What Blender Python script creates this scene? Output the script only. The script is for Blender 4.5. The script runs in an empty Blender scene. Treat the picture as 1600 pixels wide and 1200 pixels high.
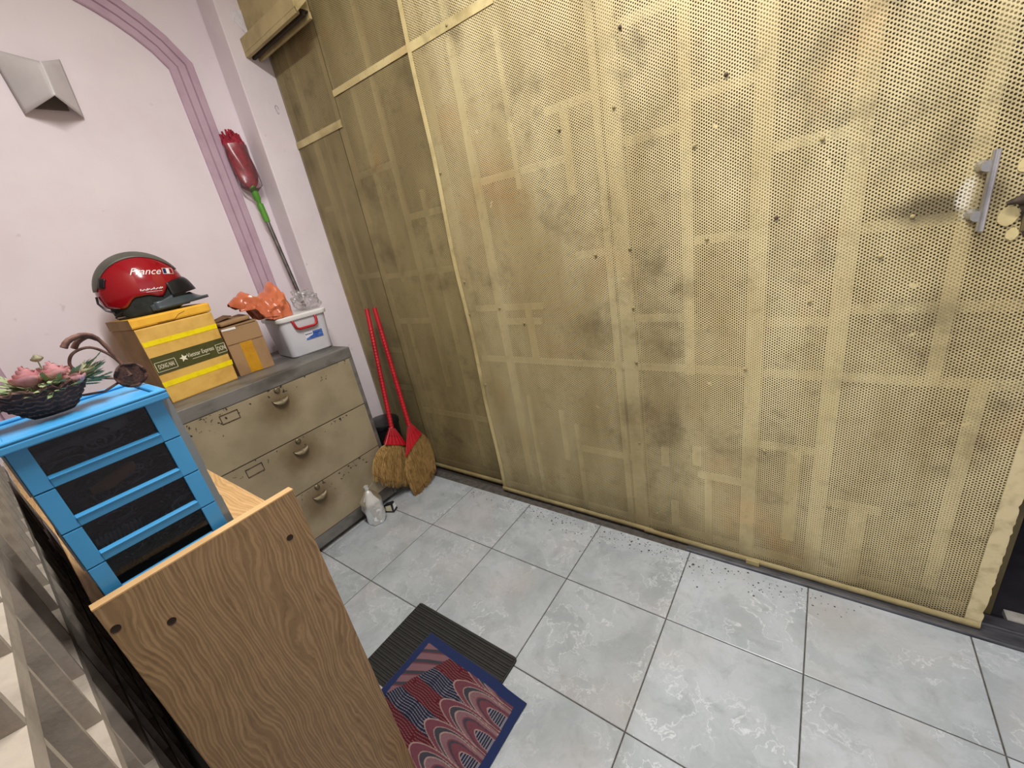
import bpy, math, random
from mathutils import Vector, Matrix, noise
random.seed(7)
C = bpy.context.scene.collection
SC = bpy.context.scene

# ------------------------------------------------------------------ camera, world, lights, exposure
cam_d = bpy.data.cameras.new('camera'); cam = bpy.data.objects.new('camera', cam_d); C.objects.link(cam)
cam_d.sensor_width = 36; cam_d.lens = 14.4; cam_d.clip_start = 0.01
_R = Matrix(((0.805842, -0.077787, 0.586999), (0.56625, 0.39111, -0.72553), (-0.173145, 0.917051, 0.35922)))
cam.matrix_world = Matrix.Translation((1.54922, -1.04193, 1.38447)) @ _R.to_4x4()
SC.camera = cam
W = bpy.data.worlds.new('world'); SC.world = W; W.use_nodes = True
W.node_tree.nodes['Background'].inputs[0].default_value = (0.25, 0.30, 0.38, 1)
W.node_tree.nodes['Background'].inputs[1].default_value = 0.05
SC.view_settings.view_transform = 'Standard'; SC.view_settings.look = 'None'
SC.view_settings.gamma = 1; SC.view_settings.use_curve_mapping = False
SC.view_settings.exposure = 0.0

def area(name, loc, target, sx, sy, power, col):
    d = bpy.data.lights.new(name, 'AREA'); d.shape = 'RECTANGLE'; d.size = sx; d.size_y = sy; d.energy = power; d.color = col
    o = bpy.data.objects.new(name, d); C.objects.link(o); o.location = loc
    o.rotation_euler = (Vector(target) - Vector(loc)).to_track_quat('-Z', 'Y').to_euler()
    return o
area('ceiling_lamp', (1.10, -0.62, 2.88), (1.10, -0.62, 0), 1.20, 0.08, 66, (1.0, 0.978, 0.95))
area('corridor_lamp', (1.35, -3.1, 2.45), (1.6, 0.3, 0.9), 0.10, 0.20, 48, (0.97, 0.985, 1.0))

# ------------------------------------------------------------------ geometry helpers
def cat(P, n=5):
    P = [Vector(p) for p in P]; out = []
    for i in range(len(P) - 1):
        a, b, c, d = P[max(i-1, 0)], P[i], P[i+1], P[min(i+2, len(P)-1)]
        for k in range(n):
            t = k / n; out.append(.5 * ((2*b) + (c - a) * t + (2*a - 5*b + 4*c - d) * t*t + (3*b - a - 3*c + d) * t**3))
    return out + [P[-1]]
class G:
    def __init__(s): s.v, s.f, s.m = [], [], []
    def add(s, vs, fs, mi=0):
        b = len(s.v); s.v += [tuple(p) for p in vs]
        for f in fs: s.f.append(tuple(b + i for i in f)); s.m.append(mi)
        return s
    def box(s, x0, x1, y0, y1, z0, z1, mi=0):
        v = [(x0,y0,z0),(x1,y0,z0),(x1,y1,z0),(x0,y1,z0),(x0,y0,z1),(x1,y0,z1),(x1,y1,z1),(x0,y1,z1)]
        return s.add(v, [(0,3,2,1),(4,5,6,7),(0,1,5,4),(1,2,6,5),(2,3,7,6),(3,0,4,7)], mi)
    def hexa(s, v, mi=0):
        return s.add(v, [(0,3,2,1),(4,5,6,7),(0,1,5,4),(1,2,6,5),(2,3,7,6),(3,0,4,7)], mi)
    def tube(s, path, r, n=8, mi=0, closed=False):
        path = [Vector(p) for p in path]; k = len(path); rs = r if isinstance(r, (list, tuple)) else [r] * k
        vs = []; up = None
        for i, p in enumerate(path):
            if closed: t = path[(i + 1) % k] - path[i - 1]
            else: t = path[min(i + 1, k - 1)] - path[max(i - 1, 0)]
            t.normalize()
            if up is None:
                up = t.orthogonal().normalized()
            up = (up - t * up.dot(t))
            up = up.normalized() if up.length > 1e-6 else t.orthogonal().normalized()
            b = t.cross(up)
            for j in range(n):
                a = 2 * math.pi * j / n
                vs.append(p + (up * math.cos(a) + b * math.sin(a)) * rs[i])
        fs = []
        for i in range(k if closed else k - 1):
            i2 = (i + 1) % k
            for j in range(n):
                j2 = (j + 1) % n; fs.append((i*n+j, i*n+j2, i2*n+j2, i2*n+j))
        if not closed: fs += [tuple(range(n - 1, -1, -1)), tuple(range((k-1)*n, k*n))]
        return s.add(vs, fs, mi)
    def lathe(s, prof, n=24, c=(0, 0, 0), mi=0, cap0=True, cap1=True, sx=1, sy=1):
        vs, fs = [], []
        for r, z in prof:
            for j in range(n):
                a = 2 * math.pi * j / n; vs.append((c[0] + r*sx*math.cos(a), c[1] + r*sy*math.sin(a), c[2] + z))
        for i in range(len(prof) - 1):
            for j in range(n):
                j2 = (j + 1) % n; fs.append((i*n+j, i*n+j2, (i+1)*n+j2, (i+1)*n+j))
        if cap0: fs.append(tuple(range(n - 1, -1, -1)))
        if cap1: fs.append(tuple(range((len(prof)-1)*n, len(prof)*n)))
        return s.add(vs, fs, mi)
    def grid(s, fn, nu, nv, wrap=False, mi=0):
        vs = [fn(i / nu, j / nv) for i in range(nu + (0 if wrap else 1)) for j in range(nv + 1)]
        fs = []; m = nv + 1
        for i in range(nu):
            i2 = (i + 1) % nu if wrap else i + 1
            for j in range(nv): fs.append((i*m+j, i2*m+j, i2*m+j+1, i*m+j+1))
        return s.add(vs, fs, mi)
    def prism(s, poly, axis, a0, a1, mi=0):
        n = len(poly)
        def P(p, a):
            return (a, p[0], p[1]) if axis == 'x' else ((p[0], a, p[1]) if axis == 'y' else (p[0], p[1], a))
        vs = [P(p, a0) for p in poly] + [P(p, a1) for p in poly]
        fs = [tuple(range(n - 1, -1, -1)), tuple(range(n, 2*n))] + [(i, (i+1) % n, n + (i+1) % n, n + i) for i in range(n)]
        return s.add(vs, fs, mi)
    def mesh(s, name, mats, smooth=None):
        me = bpy.data.meshes.new(name); me.from_pydata(s.v, [], s.f)
        for m in (mats if isinstance(mats, (list, tuple)) else [mats]): me.materials.append(m)
        for p, i in zip(me.polygons, s.m): p.material_index = i
        import bmesh
        bm = bmesh.new(); bm.from_mesh(me); bmesh.ops.recalc_face_normals(bm, faces=bm.faces); bm.to_mesh(me); bm.free()
        if smooth is not None:
            me.polygons.foreach_set('use_smooth', [True] * len(me.polygons))
            me.set_sharp_from_angle(angle=math.radians(smooth))
        me.update(); return me
    def build(s, name, mats, parent=None, smooth=None, bevel=None, solid=None, off=0, kind=None, label=None, loc=None, seg=2):
        o = bpy.data.objects.new(name, s.mesh(name, mats, smooth)); C.objects.link(o)
        if parent: o.parent = parent
        if loc: o.location = loc
        if solid:
            md = o.modifiers.new('solid', 'SOLIDIFY'); md.thickness = solid; md.offset = off
        if bevel:
            md = o.modifiers.new('bevel', 'BEVEL'); md.width = bevel; md.segments = seg; md.limit_method = 'ANGLE'; md.angle_limit = math.radians(40)
            md.harden_normals = False
        if kind: o['kind'] = kind
        if label: o['label'] = label
        return o

def tag(o, label=None, cat=None, group=None, kind=None):
    if label: o['label'] = label
    if cat: o['category'] = cat
    if group: o['group'] = group
    if kind: o['kind'] = kind
    return o
def root(name, loc, rz, label, cat, group=None, rot=None):
    o = bpy.data.objects.new(name, None); C.objects.link(o); o.empty_display_size = 0.05
    o.location = loc; o.rotation_euler = rot if rot else (0, 0, rz)
    return tag(o, label, cat, group)
def struct(name, g, m, parent=None, **k):
    o = g.build(name, m, parent, **k)
    if not parent: o['kind'] = 'structure'
    return o
def inst(name, me, parent, loc=(0, 0, 0), rot=None):
    o = bpy.data.objects.new(name, me); C.objects.link(o); o.parent = parent; o.location = loc
    if rot: o.rotation_euler = rot
    return o
def text_geo(body, size, shear=0.0, space=1.0):
    cu = bpy.data.curves.new('t', 'FONT'); cu.body = body; cu.size = size; cu.shear = shear; cu.space_character = space
    cu.align_x = 'CENTER'; cu.align_y = 'CENTER'; cu.resolution_u = 3
    ob = bpy.data.objects.new('t', cu); C.objects.link(ob)
    dg = bpy.context.evaluated_depsgraph_get()
    me = bpy.data.meshes.new_from_object(ob.evaluated_get(dg))
    v = [tuple(x.co) for x in me.vertices]; f = [tuple(p.vertices) for p in me.polygons]
    bpy.data.objects.remove(ob); bpy.data.curves.remove(cu); bpy.data.meshes.remove(me)
    return v, f
def rnd(a, b): return random.uniform(a, b)
def nz(p, s=1.0): return noise.noise(Vector(p) * s)

# ------------------------------------------------------------------ materials
def lin(h):
    h = h.lstrip('#'); c = [int(h[i:i+2], 16) / 255 for i in (0, 2, 4)]
    return tuple([(x / 12.92 if x <= 0.04045 else ((x + 0.055) / 1.055) ** 2.4) for x in c] + [1.0])
class NT:
    def __init__(s, name):
        s.mat = bpy.data.materials.new(name); s.mat.use_nodes = True; s.t = s.mat.node_tree
        s.bsdf = s.t.nodes['Principled BSDF']; s.out = s.t.nodes['Material Output']
    def n(s, typ, ins=None, **kw):
        nd = s.t.nodes.new('ShaderNode' + typ)
        for k, v in kw.items(): setattr(nd, k, v)
        for k, v in (ins or {}).items(): s.set(nd.inputs[k], v)
        return nd
    def set(s, sock, v):
        if isinstance(v, bpy.types.NodeSocket): s.t.links.new(v, sock)
        else: sock.default_value = v
    def math(s, op, a, b=0.0, c=0.0):
        nd = s.n('Math', operation=op)
        s.set(nd.inputs[0], a); s.set(nd.inputs[1], b)
        if len(nd.inputs) > 2: s.set(nd.inputs[2], c)
        return nd.outputs[0]
    def vmath(s, op, a, b=(0, 0, 0), c=None):
        nd = s.n('VectorMath', operation=op); s.set(nd.inputs[0], a); s.set(nd.inputs[1], b)
        if c is not None: s.set(nd.inputs[2], c)
        return nd.outputs['Value'] if op in ('LENGTH', 'DOT_PRODUCT', 'DISTANCE') else nd.outputs[0]
    def mix(s, f, a, b):
        nd = s.n('Mix', data_type='RGBA'); s.set(nd.inputs[0], f); s.set(nd.inputs[6], a); s.set(nd.inputs[7], b); return nd.outputs[2]
    def noise(s, vec, scale, detail=5, rough=0.55, dist=0.0):
        return s.n('TexNoise', {'Vector': vec, 'Scale': scale, 'Detail': detail, 'Roughness': rough, 'Distortion': dist}).outputs[0]
    def ramp(s, f, lo, hi):
        nd = s.n('MapRange', {0: f, 1: lo, 2: hi, 3: 0.0, 4: 1.0}); nd.interpolation_type = 'SMOOTHSTEP'; return nd.outputs[0]
    def coord(s, kind='Object', scale=(1, 1, 1), loc=(0, 0, 0)):
        c = s.n('TexCoord').outputs[kind]
        return s.n('Mapping', {0: c, 1: loc, 3: scale}).outputs[0]
    def pos(s): return s.n('NewGeometry').outputs['Position']
    def base(s, v): s.set(s.bsdf.inputs['Base Color'], v)
    def p(s, **k):
        for a, v in k.items(): s.set(s.bsdf.inputs[{'rough': 'Roughness', 'metal': 'Metallic', 'spec': 'Specular IOR Level', 'alpha': 'Alpha', 'coat': 'Coat Weight', 'trans': 'Transmission Weight', 'ior': 'IOR', 'sub': 'Subsurface Weight', 'sheen': 'Sheen Weight'}[a]], v)
    def bump(s, h, strength=0.2, dist=0.002):
        b = s.n('Bump', {'Strength': strength, 'Distance': dist, 'Height': h}); s.t.links.new(b.outputs[0], s.bsdf.inputs['Normal'])
def pm(name, col, col2=None, rough=0.6, metal=0.0, scale=8, lo=0.38, hi=0.7, bump=0.0, bscale=40, stretch=(1, 1, 1), spec=0.5, coat=0.0, detail=5, **kw):
    m = NT(name); v = m.coord('Object', stretch)
    if col2:
        f = m.ramp(m.noise(v, scale, detail), lo, hi); m.base(m.mix(f, lin(col), lin(col2)))
    else: m.base(lin(col))
    m.p(rough=rough, metal=metal, spec=spec, coat=coat, **kw)
    if bump: m.bump(m.noise(v, bscale, 4), bump)
    return m.mat
def clear(name, tint, gloss=0.10, diff='#FFFFFF', damt=0.08, rough=0.08, fk=1.0):
    m = NT(name); t = m.t; t.nodes.remove(m.bsdf)
    tr = m.n('BsdfTransparent', {0: lin(tint)}); gl = m.n('BsdfGlossy', {0: (1, 1, 1, 1), 1: rough}); df = m.n('BsdfDiffuse', {0: lin(diff)})
    fr = m.n('Fresnel', {0: 1.45}); f = m.math('ADD', m.math('MULTIPLY', fr.outputs[0], fk), gloss); f = m.math('MINIMUM', f, 0.9)
    a = m.n('MixShader', {0: damt, 1: tr.outputs[0], 2: df.outputs[0]}); b = m.n('MixShader', {0: f, 1: a.outputs[0], 2: gl.outputs[0]})
    t.links.new(b.outputs[0], m.out.inputs[0]); return m.mat

# painted walls
def wall_mat(name, a, b):
    m = NT(name); v = m.pos(); f = m.ramp(m.noise(v, 3.0, 6, 0.6), 0.35, 0.75); c = m.mix(f, lin(a), lin(b))
    sp = m.ramp(m.noise(v, 22, 3, 0.5), 0.70, 0.78); c = m.mix(m.math('MULTIPLY', sp, 0.25), c, lin('#9C8A8C'))
    m.base(c); m.p(rough=0.55, spec=0.35); m.bump(m.noise(v, 60, 3), 0.12, 0.001); return m.mat
M_wall = wall_mat('pink_wall_paint', '#E9DFE4', '#E2D6DC')
M_pil = wall_mat('pale_pink_paint', '#E8DFE3', '#DED3D8')
M_mould = pm('mauve_moulding_paint', '#C2A8B8', '#B89CAD', rough=0.4, scale=10)
M_ceil = pm('ceiling_paint', '#E6E0DA', '#DCD5CE', rough=0.8, scale=3)
M_dark = pm('unlit_space_dark', '#3A322B', '#2C2621', rough=0.9, scale=3)  # dark tone paints in the lack of light behind screen and gate
M_plaster = pm('raw_plaster', '#E9E6EC', '#CFCBD2', rough=0.9, scale=30, bump=0.4, bscale=80)
M_ink = pm('ink_mark', '#4A4852', rough=0.8)

# floor tile: blue-grey marble print
def tile_mat():
    m = NT('grey_marble_tile'); r = m.n('ObjectInfo').outputs['Random']
    off = m.n('CombineXYZ', {0: m.math('MULTIPLY', r, 37.0), 1: m.math('MULTIPLY', r, 91.0), 2: 0.0}).outputs[0]
    v = m.vmath('ADD', m.coord('Object'), off)
    warp = m.n('TexNoise', {'Vector': v, 'Scale': 6.0, 'Detail': 4}).outputs['Color']
    v2 = m.vmath('ADD', v, m.vmath('SCALE', warp, (0, 0, 0))); v2.node.inputs[1].default_value = (0, 0, 0)
    wv = m.vmath('MULTIPLY', m.vmath('SUBTRACT', warp, (0.5, 0.5, 0.5)), (0.16, 0.16, 0.16)); v2 = m.vmath('ADD', v, wv)
    c = m.mix(m.ramp(m.noise(v2, 5.0, 8, 0.65), 0.32, 0.70), lin('#989FA2'), lin('#AFB5BA'))
    c = m.mix(m.math('MULTIPLY', m.ramp(m.noise(v2, 17.0, 6, 0.7), 0.5, 0.75), 0.5), c, lin('#878D8D'))
    ridge = m.math('ABSOLUTE', m.math('SUBTRACT', m.noise(v2, 10.0, 7, 0.6), 0.5))
    vein = m.math('SUBTRACT', 1.0, m.ramp(ridge, 0.0, 0.016))
    vein = m.math('MULTIPLY', vein, m.ramp(m.noise(v, 4.0, 3), 0.42, 0.62))
    c = m.mix(m.math('MULTIPLY', vein, 0.6), c, lin('#D2D6D9'))
    tintf = m.math('MULTIPLY', m.ramp(m.noise(v, 2.6, 2), 0.45, 0.7), 0.25); c = m.mix(tintf, c, lin('#B9A9A2'))
    m.base(c); m.p(rough=m.math('ADD', 0.17, m.math('MULTIPLY', m.noise(v, 9, 4), 0.18)), spec=0.45); return m.mat
M_tile = tile_mat()
M_grout = pm('dark_grout', '#55504A', '#3E3A36', rough=0.95, scale=40)

# perforated, cream-painted gate sheet; the holes are cut through the sheet
def gate_mat(name, seed, light, mid, dark, holes=True):
    m = NT(name); oc = m.coord('Object'); sx = m.n('SeparateXYZ', {0: oc})
    X, Z = sx.outputs[0], sx.outputs[2]
    dx, dz = 0.0062, 0.0084
    st = m.n('Mapping', {0: oc, 1: (seed, 0, seed * 2), 3: (1, 1, 0.28)}).outputs[0]
    of = m.n('Mapping', {0: oc, 1: (seed * 3, 0, seed)}).outputs[0]
    c = m.mix(m.ramp(m.noise(st, 5.5, 6, 0.6), 0.34, 0.68), lin(light), lin(mid))
    c = m.mix(m.math('MULTIPLY', m.ramp(m.noise(of, 4.2, 6, 0.65), 0.50, 0.74), 0.75), c, lin(dark))
    c = m.mix(m.math('MULTIPLY', m.ramp(m.noise(of, 2.3, 4, 0.6), 0.56, 0.72), 0.35), c, lin('#B78A54'))
    c = m.mix(m.math('MULTIPLY', m.ramp(m.noise(of, 90, 2, 0.5), 0.62, 0.75), 0.35), c, lin(dark))
    # dirt splashed up along the foot
    low = m.math('SUBTRACT', 1.0, m.ramp(m.math('ADD', Z, m.math('MULTIPLY', m.noise(of, 9, 5), 0.35)), 0.16, 0.42))
    c = m.mix(m.math('MULTIPLY', low, 0.55), c, lin('#5E5134'))
    c = m.mix(m.math('MULTIPLY', m.ramp(m.noise(of, 13, 5, 0.7), 0.50, 0.78), 0.45), c, lin(dark))
    if holes and seed < 2:      # hand grime left of the pull handle, bare scuffs, darker upright blot right of it
        def blot(cx, cz, kx, kz, nsc, amt):
            d = m.vmath('LENGTH', m.vmath('MULTIPLY', m.vmath('SUBTRACT', oc, (cx, 0, cz)), (kx, 0, kz)))
            d = m.math('ADD', d, m.math('MULTIPLY', m.math('SUBTRACT', m.noise(of, nsc, 4, 0.6), 0.5), amt)); return m.math('SUBTRACT', 1.0, m.ramp(d, 0.25, 1.0))
        c = m.mix(m.math('MULTIPLY', blot(1.75, 1.245, 8.0, 20.0, 14, 0.7), 0.8), c, lin('#544A34'))
        c = m.mix(m.math('MULTIPLY', blot(1.84, 1.25, 26.0, 10.0, 14, 0.7), 0.5), c, lin('#6A5E44'))
        c = m.mix(m.math('MULTIPLY', blot(1.800, 1.265, 52.0, 16.0, 40, 1.2), 0.9), c, lin('#CDC6B6'))
    m.base(c); m.p(rough=0.55, spec=0.4)
    if holes:
        P = m.n('CombineXYZ', {0: m.math('DIVIDE', X, dx), 1: m.math('DIVIDE', Z, dz), 2: 0.0}).outputs[0]
        def cell(off):
            q = m.vmath('ADD', P, off); w = m.vmath('WRAP', q, (1, 0.5, 1), (-1, -0.5, -1))
            return m.vmath('LENGTH', m.vmath('MULTIPLY', w, (dx, dz, 0)))
        d = m.math('MINIMUM', cell((0, 0, 0)), cell((1, 0.5, 0)))
        rad = m.math('ADD', 0.0019, m.math('MULTIPLY', m.noise(of, 3.0, 2), 0.0007))
        hole = m.math('LESS_THAN', d, rad)
        hole = m.math('MULTIPLY', hole, m.math('LESS_THAN', m.noise(of, 20, 3, 0.6), 0.735))
        tr = m.n('BsdfTransparent'); mx = m.n('MixShader', {0: hole, 1: m.bsdf.outputs[0], 2: tr.outputs[0]})
        m.t.links.new(mx.outputs[0], m.out.inputs[0])
    m.bump(m.noise(of, 6, 4), 0.25, 0.01)
    return m.mat
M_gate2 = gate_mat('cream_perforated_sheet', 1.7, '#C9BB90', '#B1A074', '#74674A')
M_gate1 = gate_mat('darker_perforated_sheet', 5.3, '#A6976C', '#8D7E58', '#5E5238')  # darker tones for the set-back leaf
M_bar = gate_mat('cream_bar_paint', 2.9, '#CBBE90', '#B9A977', '#8F8158', holes=False)
M_bar1 = gate_mat('darker_bar_paint', 3.3, '#AC9D72', '#97885F', '#6E6142', holes=False)  # darker tones for the bars of the set-back leaf
M_strip = gate_mat('cream_strip_paint', 4.1, '#CDBE8C', '#BCAA78', '#87774E', holes=False)
M_flange = pm('peeling_edge_paint', '#C3B48C', '#A99A74', rough=0.8, scale=24, lo=0.45, hi=0.7, bump=0.3, bscale=60)
M_olive = pm('olive_brown_steel', '#5A4E30', '#44391F', rough=0.65, scale=6)
M_beam = pm('olive_cream_steel', '#B5A475', '#9A8A5E', rough=0.5, scale=7)
M_groove = pm('dark_groove', '#3A2E22', rough=0.9)  # dark brown inside the overhead rail's slot
M_track = pm('worn_steel_track', '#77777C', '#5A5A60', rough=0.38, metal=0.7, scale=14, stretch=(1, 4, 4))
M_chrome = pm('chrome', '#C4C4C4', '#A4A4A6', rough=0.28, metal=0.85, scale=20)
M_rust = pm('rusty_iron', '#5A4A3C', '#2E2620', rough=0.7, metal=0.4, scale=40)
M_asphalt = pm('dark_ground', '#2E2C33', '#232128', rough=0.95, scale=14)
M_curb = pm('pale_ground_tile', '#B9B6AE', '#9C988E', rough=0.8, scale=20)
M_dust = pm('dust', '#4A4642', '#2F2B28', rough=1.0, scale=40)

# ------------------------------------------------------------------ room shell
GATE_Y, REAR_Y = 0.38, 0.42
WX, PX = -0.95, -0.80
fl = struct('floor', G().box(-0.95, 3.4, -4.0, 0.40, -0.05, -0.0025), M_grout)
T = 0.4
def tile_mesh(w, h):
    g = G(); a, b = w / 2 - 0.0018, h / 2 - 0.0018; e = 0.0015
    g.add([(-a, -b, -0.008), (a, -b, -0.008), (a, b, -0.008), (-a, b, -0.008), (-a, -b, -e), (a, -b, -e), (a, b, -e), (-a, b, -e),
           (-a+e, -b+e, 0), (a-e, -b+e, 0), (a-e, b-e, 0), (-a+e, b-e, 0)],
          [(0,1,5,4),(1,2,6,5),(2,3,7,6),(3,0,4,7),(4,5,9,8),(5,6,10,9),(6,7,11,10),(7,4,8,11),(8,9,10,11)])
    return g.mesh('tile', M_tile)
TM = {}
for i in range(-3, 9):
    for j in range(-10, 1):
        x0, x1 = max(i * T, -0.95), min((i + 1) * T, 3.4); y0, y1 = j * T, (0.345 if j == 0 else (j + 1) * T)
        if x1 - x0 < 0.02 or (x1 <= 1.25 and y1 < -1.25): continue
        k = (round(x1 - x0, 3), round(y1 - y0, 3))
        if k not in TM: TM[k] = tile_mesh(*k)
        inst('tile', TM[k], fl, ((x0 + x1) / 2, (y0 + y1) / 2, 0))
struct('ceiling', G().box(-0.97, 3.5, -4.1, 0.62, 2.95, 3.02), M_ceil)
wl = struct('wall_left', G().box(-1.05, WX, -1.2, 0.62, -0.05, 2.95), M_wall)
pil = G().box(WX, PX, 0.235, 0.62, 0.0, 2.95).build('pilaster', M_pil, wl, bevel=0.004)
# broken plaster patch and pencilled mark on the pilaster
g = G(); pts = [(0.30, 2.50), (0.325, 2.47), (0.35, 2.44), (0.368, 2.425), (0.376, 2.47), (0.376, 2.53), (0.35, 2.55), (0.315, 2.545)]
g.prism(pts, 'x', PX - 0.002, PX + 0.004); g.build('plaster_patch', M_plaster, pil)
g = G(); g.tube([(PX + 0.001, 0.372 + 0.007 * math.cos(a / 3) * (1 + 0.3 * math.sin(a)), 2.14 + 0.02 * math.sin(a / 3)) for a in range(0, 18)], 0.0008, 4)
g.build('pencil_mark', M_ink, pil)
struct('wall_right', G().box(3.4, 3.5, -4.1, 0.62, -0.05, 2.95), M_wall)
wb = struct('wall_back', G().box(2.62, 3.4, 0.40, 0.50, -0.05, 2.95), M_pil)
struct('wall_front', G().box(1.25, 3.5, -4.1, -4.0, -0.05, 2.95), M_wall)
# the screen of ventilation blocks at the left, dark room behind it
SY0, SY1 = -1.163, -1.131
M_conc = pm('weathered_cement_paint', '#A2978A', '#8A8074', rough=0.85, scale=16, bump=0.35, bscale=90)
scr = struct('wall_screen', G().box(-0.95, 1.22, SY0, SY1, 1.275, 2.95).box(-0.95, 1.22, SY0, SY1, -0.05, 0.19), M_conc)
rail = G()
prof = [(-0.013, SY1), (0.013, SY1), (0.020, SY0), (-0.020, SY0)]
rail.add([(-0.95, y, z) for z, y in prof] + [(1.22, y, z) for z, y in prof], [(0,3,2,1),(4,5,6,7),(0,1,5,4),(1,2,6,5),(2,3,7,6),(3,0,4,7)])
rme = rail.mesh('rail', M_conc)
for k in range(1, 6): inst('rail', rme, scr, (0, 0, 0.19 + 0.22 * (k - 0) - (0.0 if k < 5 else 0.0)))
sl = G(); w = 0.0065
sl.hexa([(-w, SY1 - 0.030, -0.098), (w, SY1 - 0.030, -0.098), (w - .001, SY1, -0.098), (-w + .001, SY1, -0.098),
         (-w, SY1 - 0.030, 0.098), (w, SY1 - 0.030, 0.098), (w - .001, SY1, 0.098), (-w + .001, SY1, 0.098)])
sme = sl.mesh('slat', M_conc)
for r in range(5):
    for k in range(18):
        x = 1.185 - 0.1265 * k
        if x < -0.93: continue
        inst('slat', sme, scr, (x, 0, 0.30 + 0.22 * r))
struct('wall_dark_room', G().box(-0.95, 1.25, -1.80, -1.75, 0, 2.95).box(1.22, 1.25, -4.0, SY1, -0.02, 2.95).box(-1.0, -0.95, -1.8, -1.2, 0, 2.95), M_dark)

# arched moulding on the pink wall: three ribs swept round an arch
def arch_path():
    P = []
    for z in [0.0, 0.6, 1.2, 1.8, 2.31]: P.append((0.0, z))
    zc, R = 1.93, 0.63; cy = -0.495
    for k in range(1, 17):
        a = math.radians(38 + (142 - 38) * k / 17); P.append((cy + R * math.cos(a), zc + R * math.sin(a)))
    for z in [2.31, 1.8, 1.2, 0.6, 0.0]: P.append((-0.99, z))
    return P
ap = arch_path()
prof = [(0.0, 0.0), (0.0, 0.012), (0.004, 0.016), (0.030, 0.017), (0.0335, 0.009), (0.037, 0.018), (0.066, 0.020), (0.0695, 0.011), (0.073, 0.021), (0.100, 0.022), (0.105, 0.018), (0.105, 0.0)]
def arch_fn(u, v):
    k = round(u * (len(ap) - 1)); w, h = prof[round(v * (len(prof) - 1))]
    p = Vector(ap[k]); q0 = Vector(ap[max(k-1, 0)]); q1 = Vector(ap[min(k+1, len(ap)-1)])
    d1 = (p - q0).normalized() if k > 0 else (q1 - p).normalized(); d2 = (q1 - p).normalized() if k < len(ap)-1 else d1
    n1 = Vector((d1.y, -d1.x)); n2 = Vector((d2.y, -d2.x)); n = (n1 + n2); n = n / max(n.length_squared, 1e-6) * 2
    q = p + n * w
    return (WX + h, q.x, q.y)
struct('trim_1', G().grid(arch_fn, len(ap) - 1, len(prof) - 1), M_mould)

# ------------------------------------------------------------------ the gate (three leaves)
GX0, GX1, GZ0, GZ1 = 0.20, 2.02, 0.014, 2.80
d2 = struct('door_2', G().add([(x, GATE_Y + 0.0008, z) for x, z in ((GX0, GZ0), (GX1 - 0.03, GZ0), (GX1 - 0.03, GZ1), (GX0, GZ1))], [(0, 1, 2, 3)]), M_gate2)
def bar(parent, y, x0, x1, z0, z1, mat=None, t=0.012, name='frame_bar', bev=None):
    return G().box(x0, x1, y, y + t, z0, z1).build(name, mat or M_bar, parent, bevel=bev)
BY = GATE_Y + 0.011
for x, w, z0, z1 in [(0.40, .036, .02, 2.78), (0.47, .016, .02, .62), (0.82, .030, 1.44, 1.72), (0.935, .022, .02, 2.78), (0.985, .055, .02, 2.78), (1.20, .034, .78, 2.78), (1.22, .030, .40, .48),
                     (1.10, .028, .37, .46), (1.395, .048, .02, 2.78), (1.60, .046, .02, 2.78), (1.525, .038, .15, .515), (1.705, .046, .03, .335), (1.81, .030, .79, 2.0), (0.64, .022, .30, .56), (0.71, .018, .05, .50),
                     (0.55, .03, .80, 1.05), (0.60, .02, 1.5, 2.0), (1.26, .026, .03, .34), (1.90, .03, .10, .80), (1.13, .026, .04, .20)]:
    bar(d2, BY, x - w / 2, x + w / 2, z0, z1)
BY2 = BY + 0.012
for x0, x1, z in [(0.22, 1.99, .795), (0.22, 1.99, .045), (0.80, 1.0, 1.232), (1.19, 1.42, 1.235), (0.25, 0.62, 1.045), (1.38, 1.62, 1.45), (1.60, 1.83, 1.215), (1.38, 1.62, .965), (0.98, 1.22, .985),
                  (1.38, 1.62, .525), (1.22, 1.42, .350), (1.59, 1.76, .340), (0.74, .96, 1.715), (.40, .80, 1.56), (.97, 1.22, 1.56), (1.2, 1.40, 1.625), (1.6, 2.0, 1.74), (.97, 1.22, 1.86), (.40, .60, .98), (0.7, .98, .37), (1.6, 1.99, 1.0)]:
    bar(d2, BY2, x0, x1, z - .013, z + .013)
# overlapping sheet seams and the cover strips on the face
bar(d2, GATE_Y - 0.0012, 1.030, 1.0312, 0.036, 1.85, M_beam, 0.002, 'sheet_seam')
bar(d2, GATE_Y - 0.0022, 0.205, 0.62, 2.055, 2.085, M_strip, 0.0025, 'cover_strip')
g = G(); n = 60      # folded left edge, slightly bowed
pts = [(GX0 + 0.004 * math.sin(i * 0.4) - 0.012 * math.exp(-((i / n - 0.45) / 0.12) ** 2) * 0.4, GZ0 + (GZ1 - GZ0) * i / n) for i in range(n + 1)]
g.grid(lambda u, v: (pts[round(u * n)][0] + (0.0 if v < 0.34 else (0.0 if v < 0.67 else 0.022)), GATE_Y - 0.002 + (0.034 if v < 0.3 else 0.0), pts[round(u * n)][1]), n, 3)
g.build('edge_flange', M_strip, d2)
g = G(); n = 240      # torn right-hand edge without holes
ed = [0.0035 * nz((i * 0.9, 3, 1)) + (-0.011 * max(0, nz((i * 0.45, 7, 2)) - .18) * 1.6 if i < 110 else 0) for i in range(n + 1)]
g.grid(lambda u, v: (GX1 - 0.034 + v * (0.036 + ed[round(u * n)]) + 0.004 * nz((u * 40, 1, 5)) * (1 - v), GATE_Y - 0.003 - 0.004 * v * abs(nz((u * 30, 2, 2))), 0.02 + u * 2.6), n, 2)
g.build('torn_edge', M_flange, d2)
g = G(); n = 80      # crimped foot strip, in two lapped lengths
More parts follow.
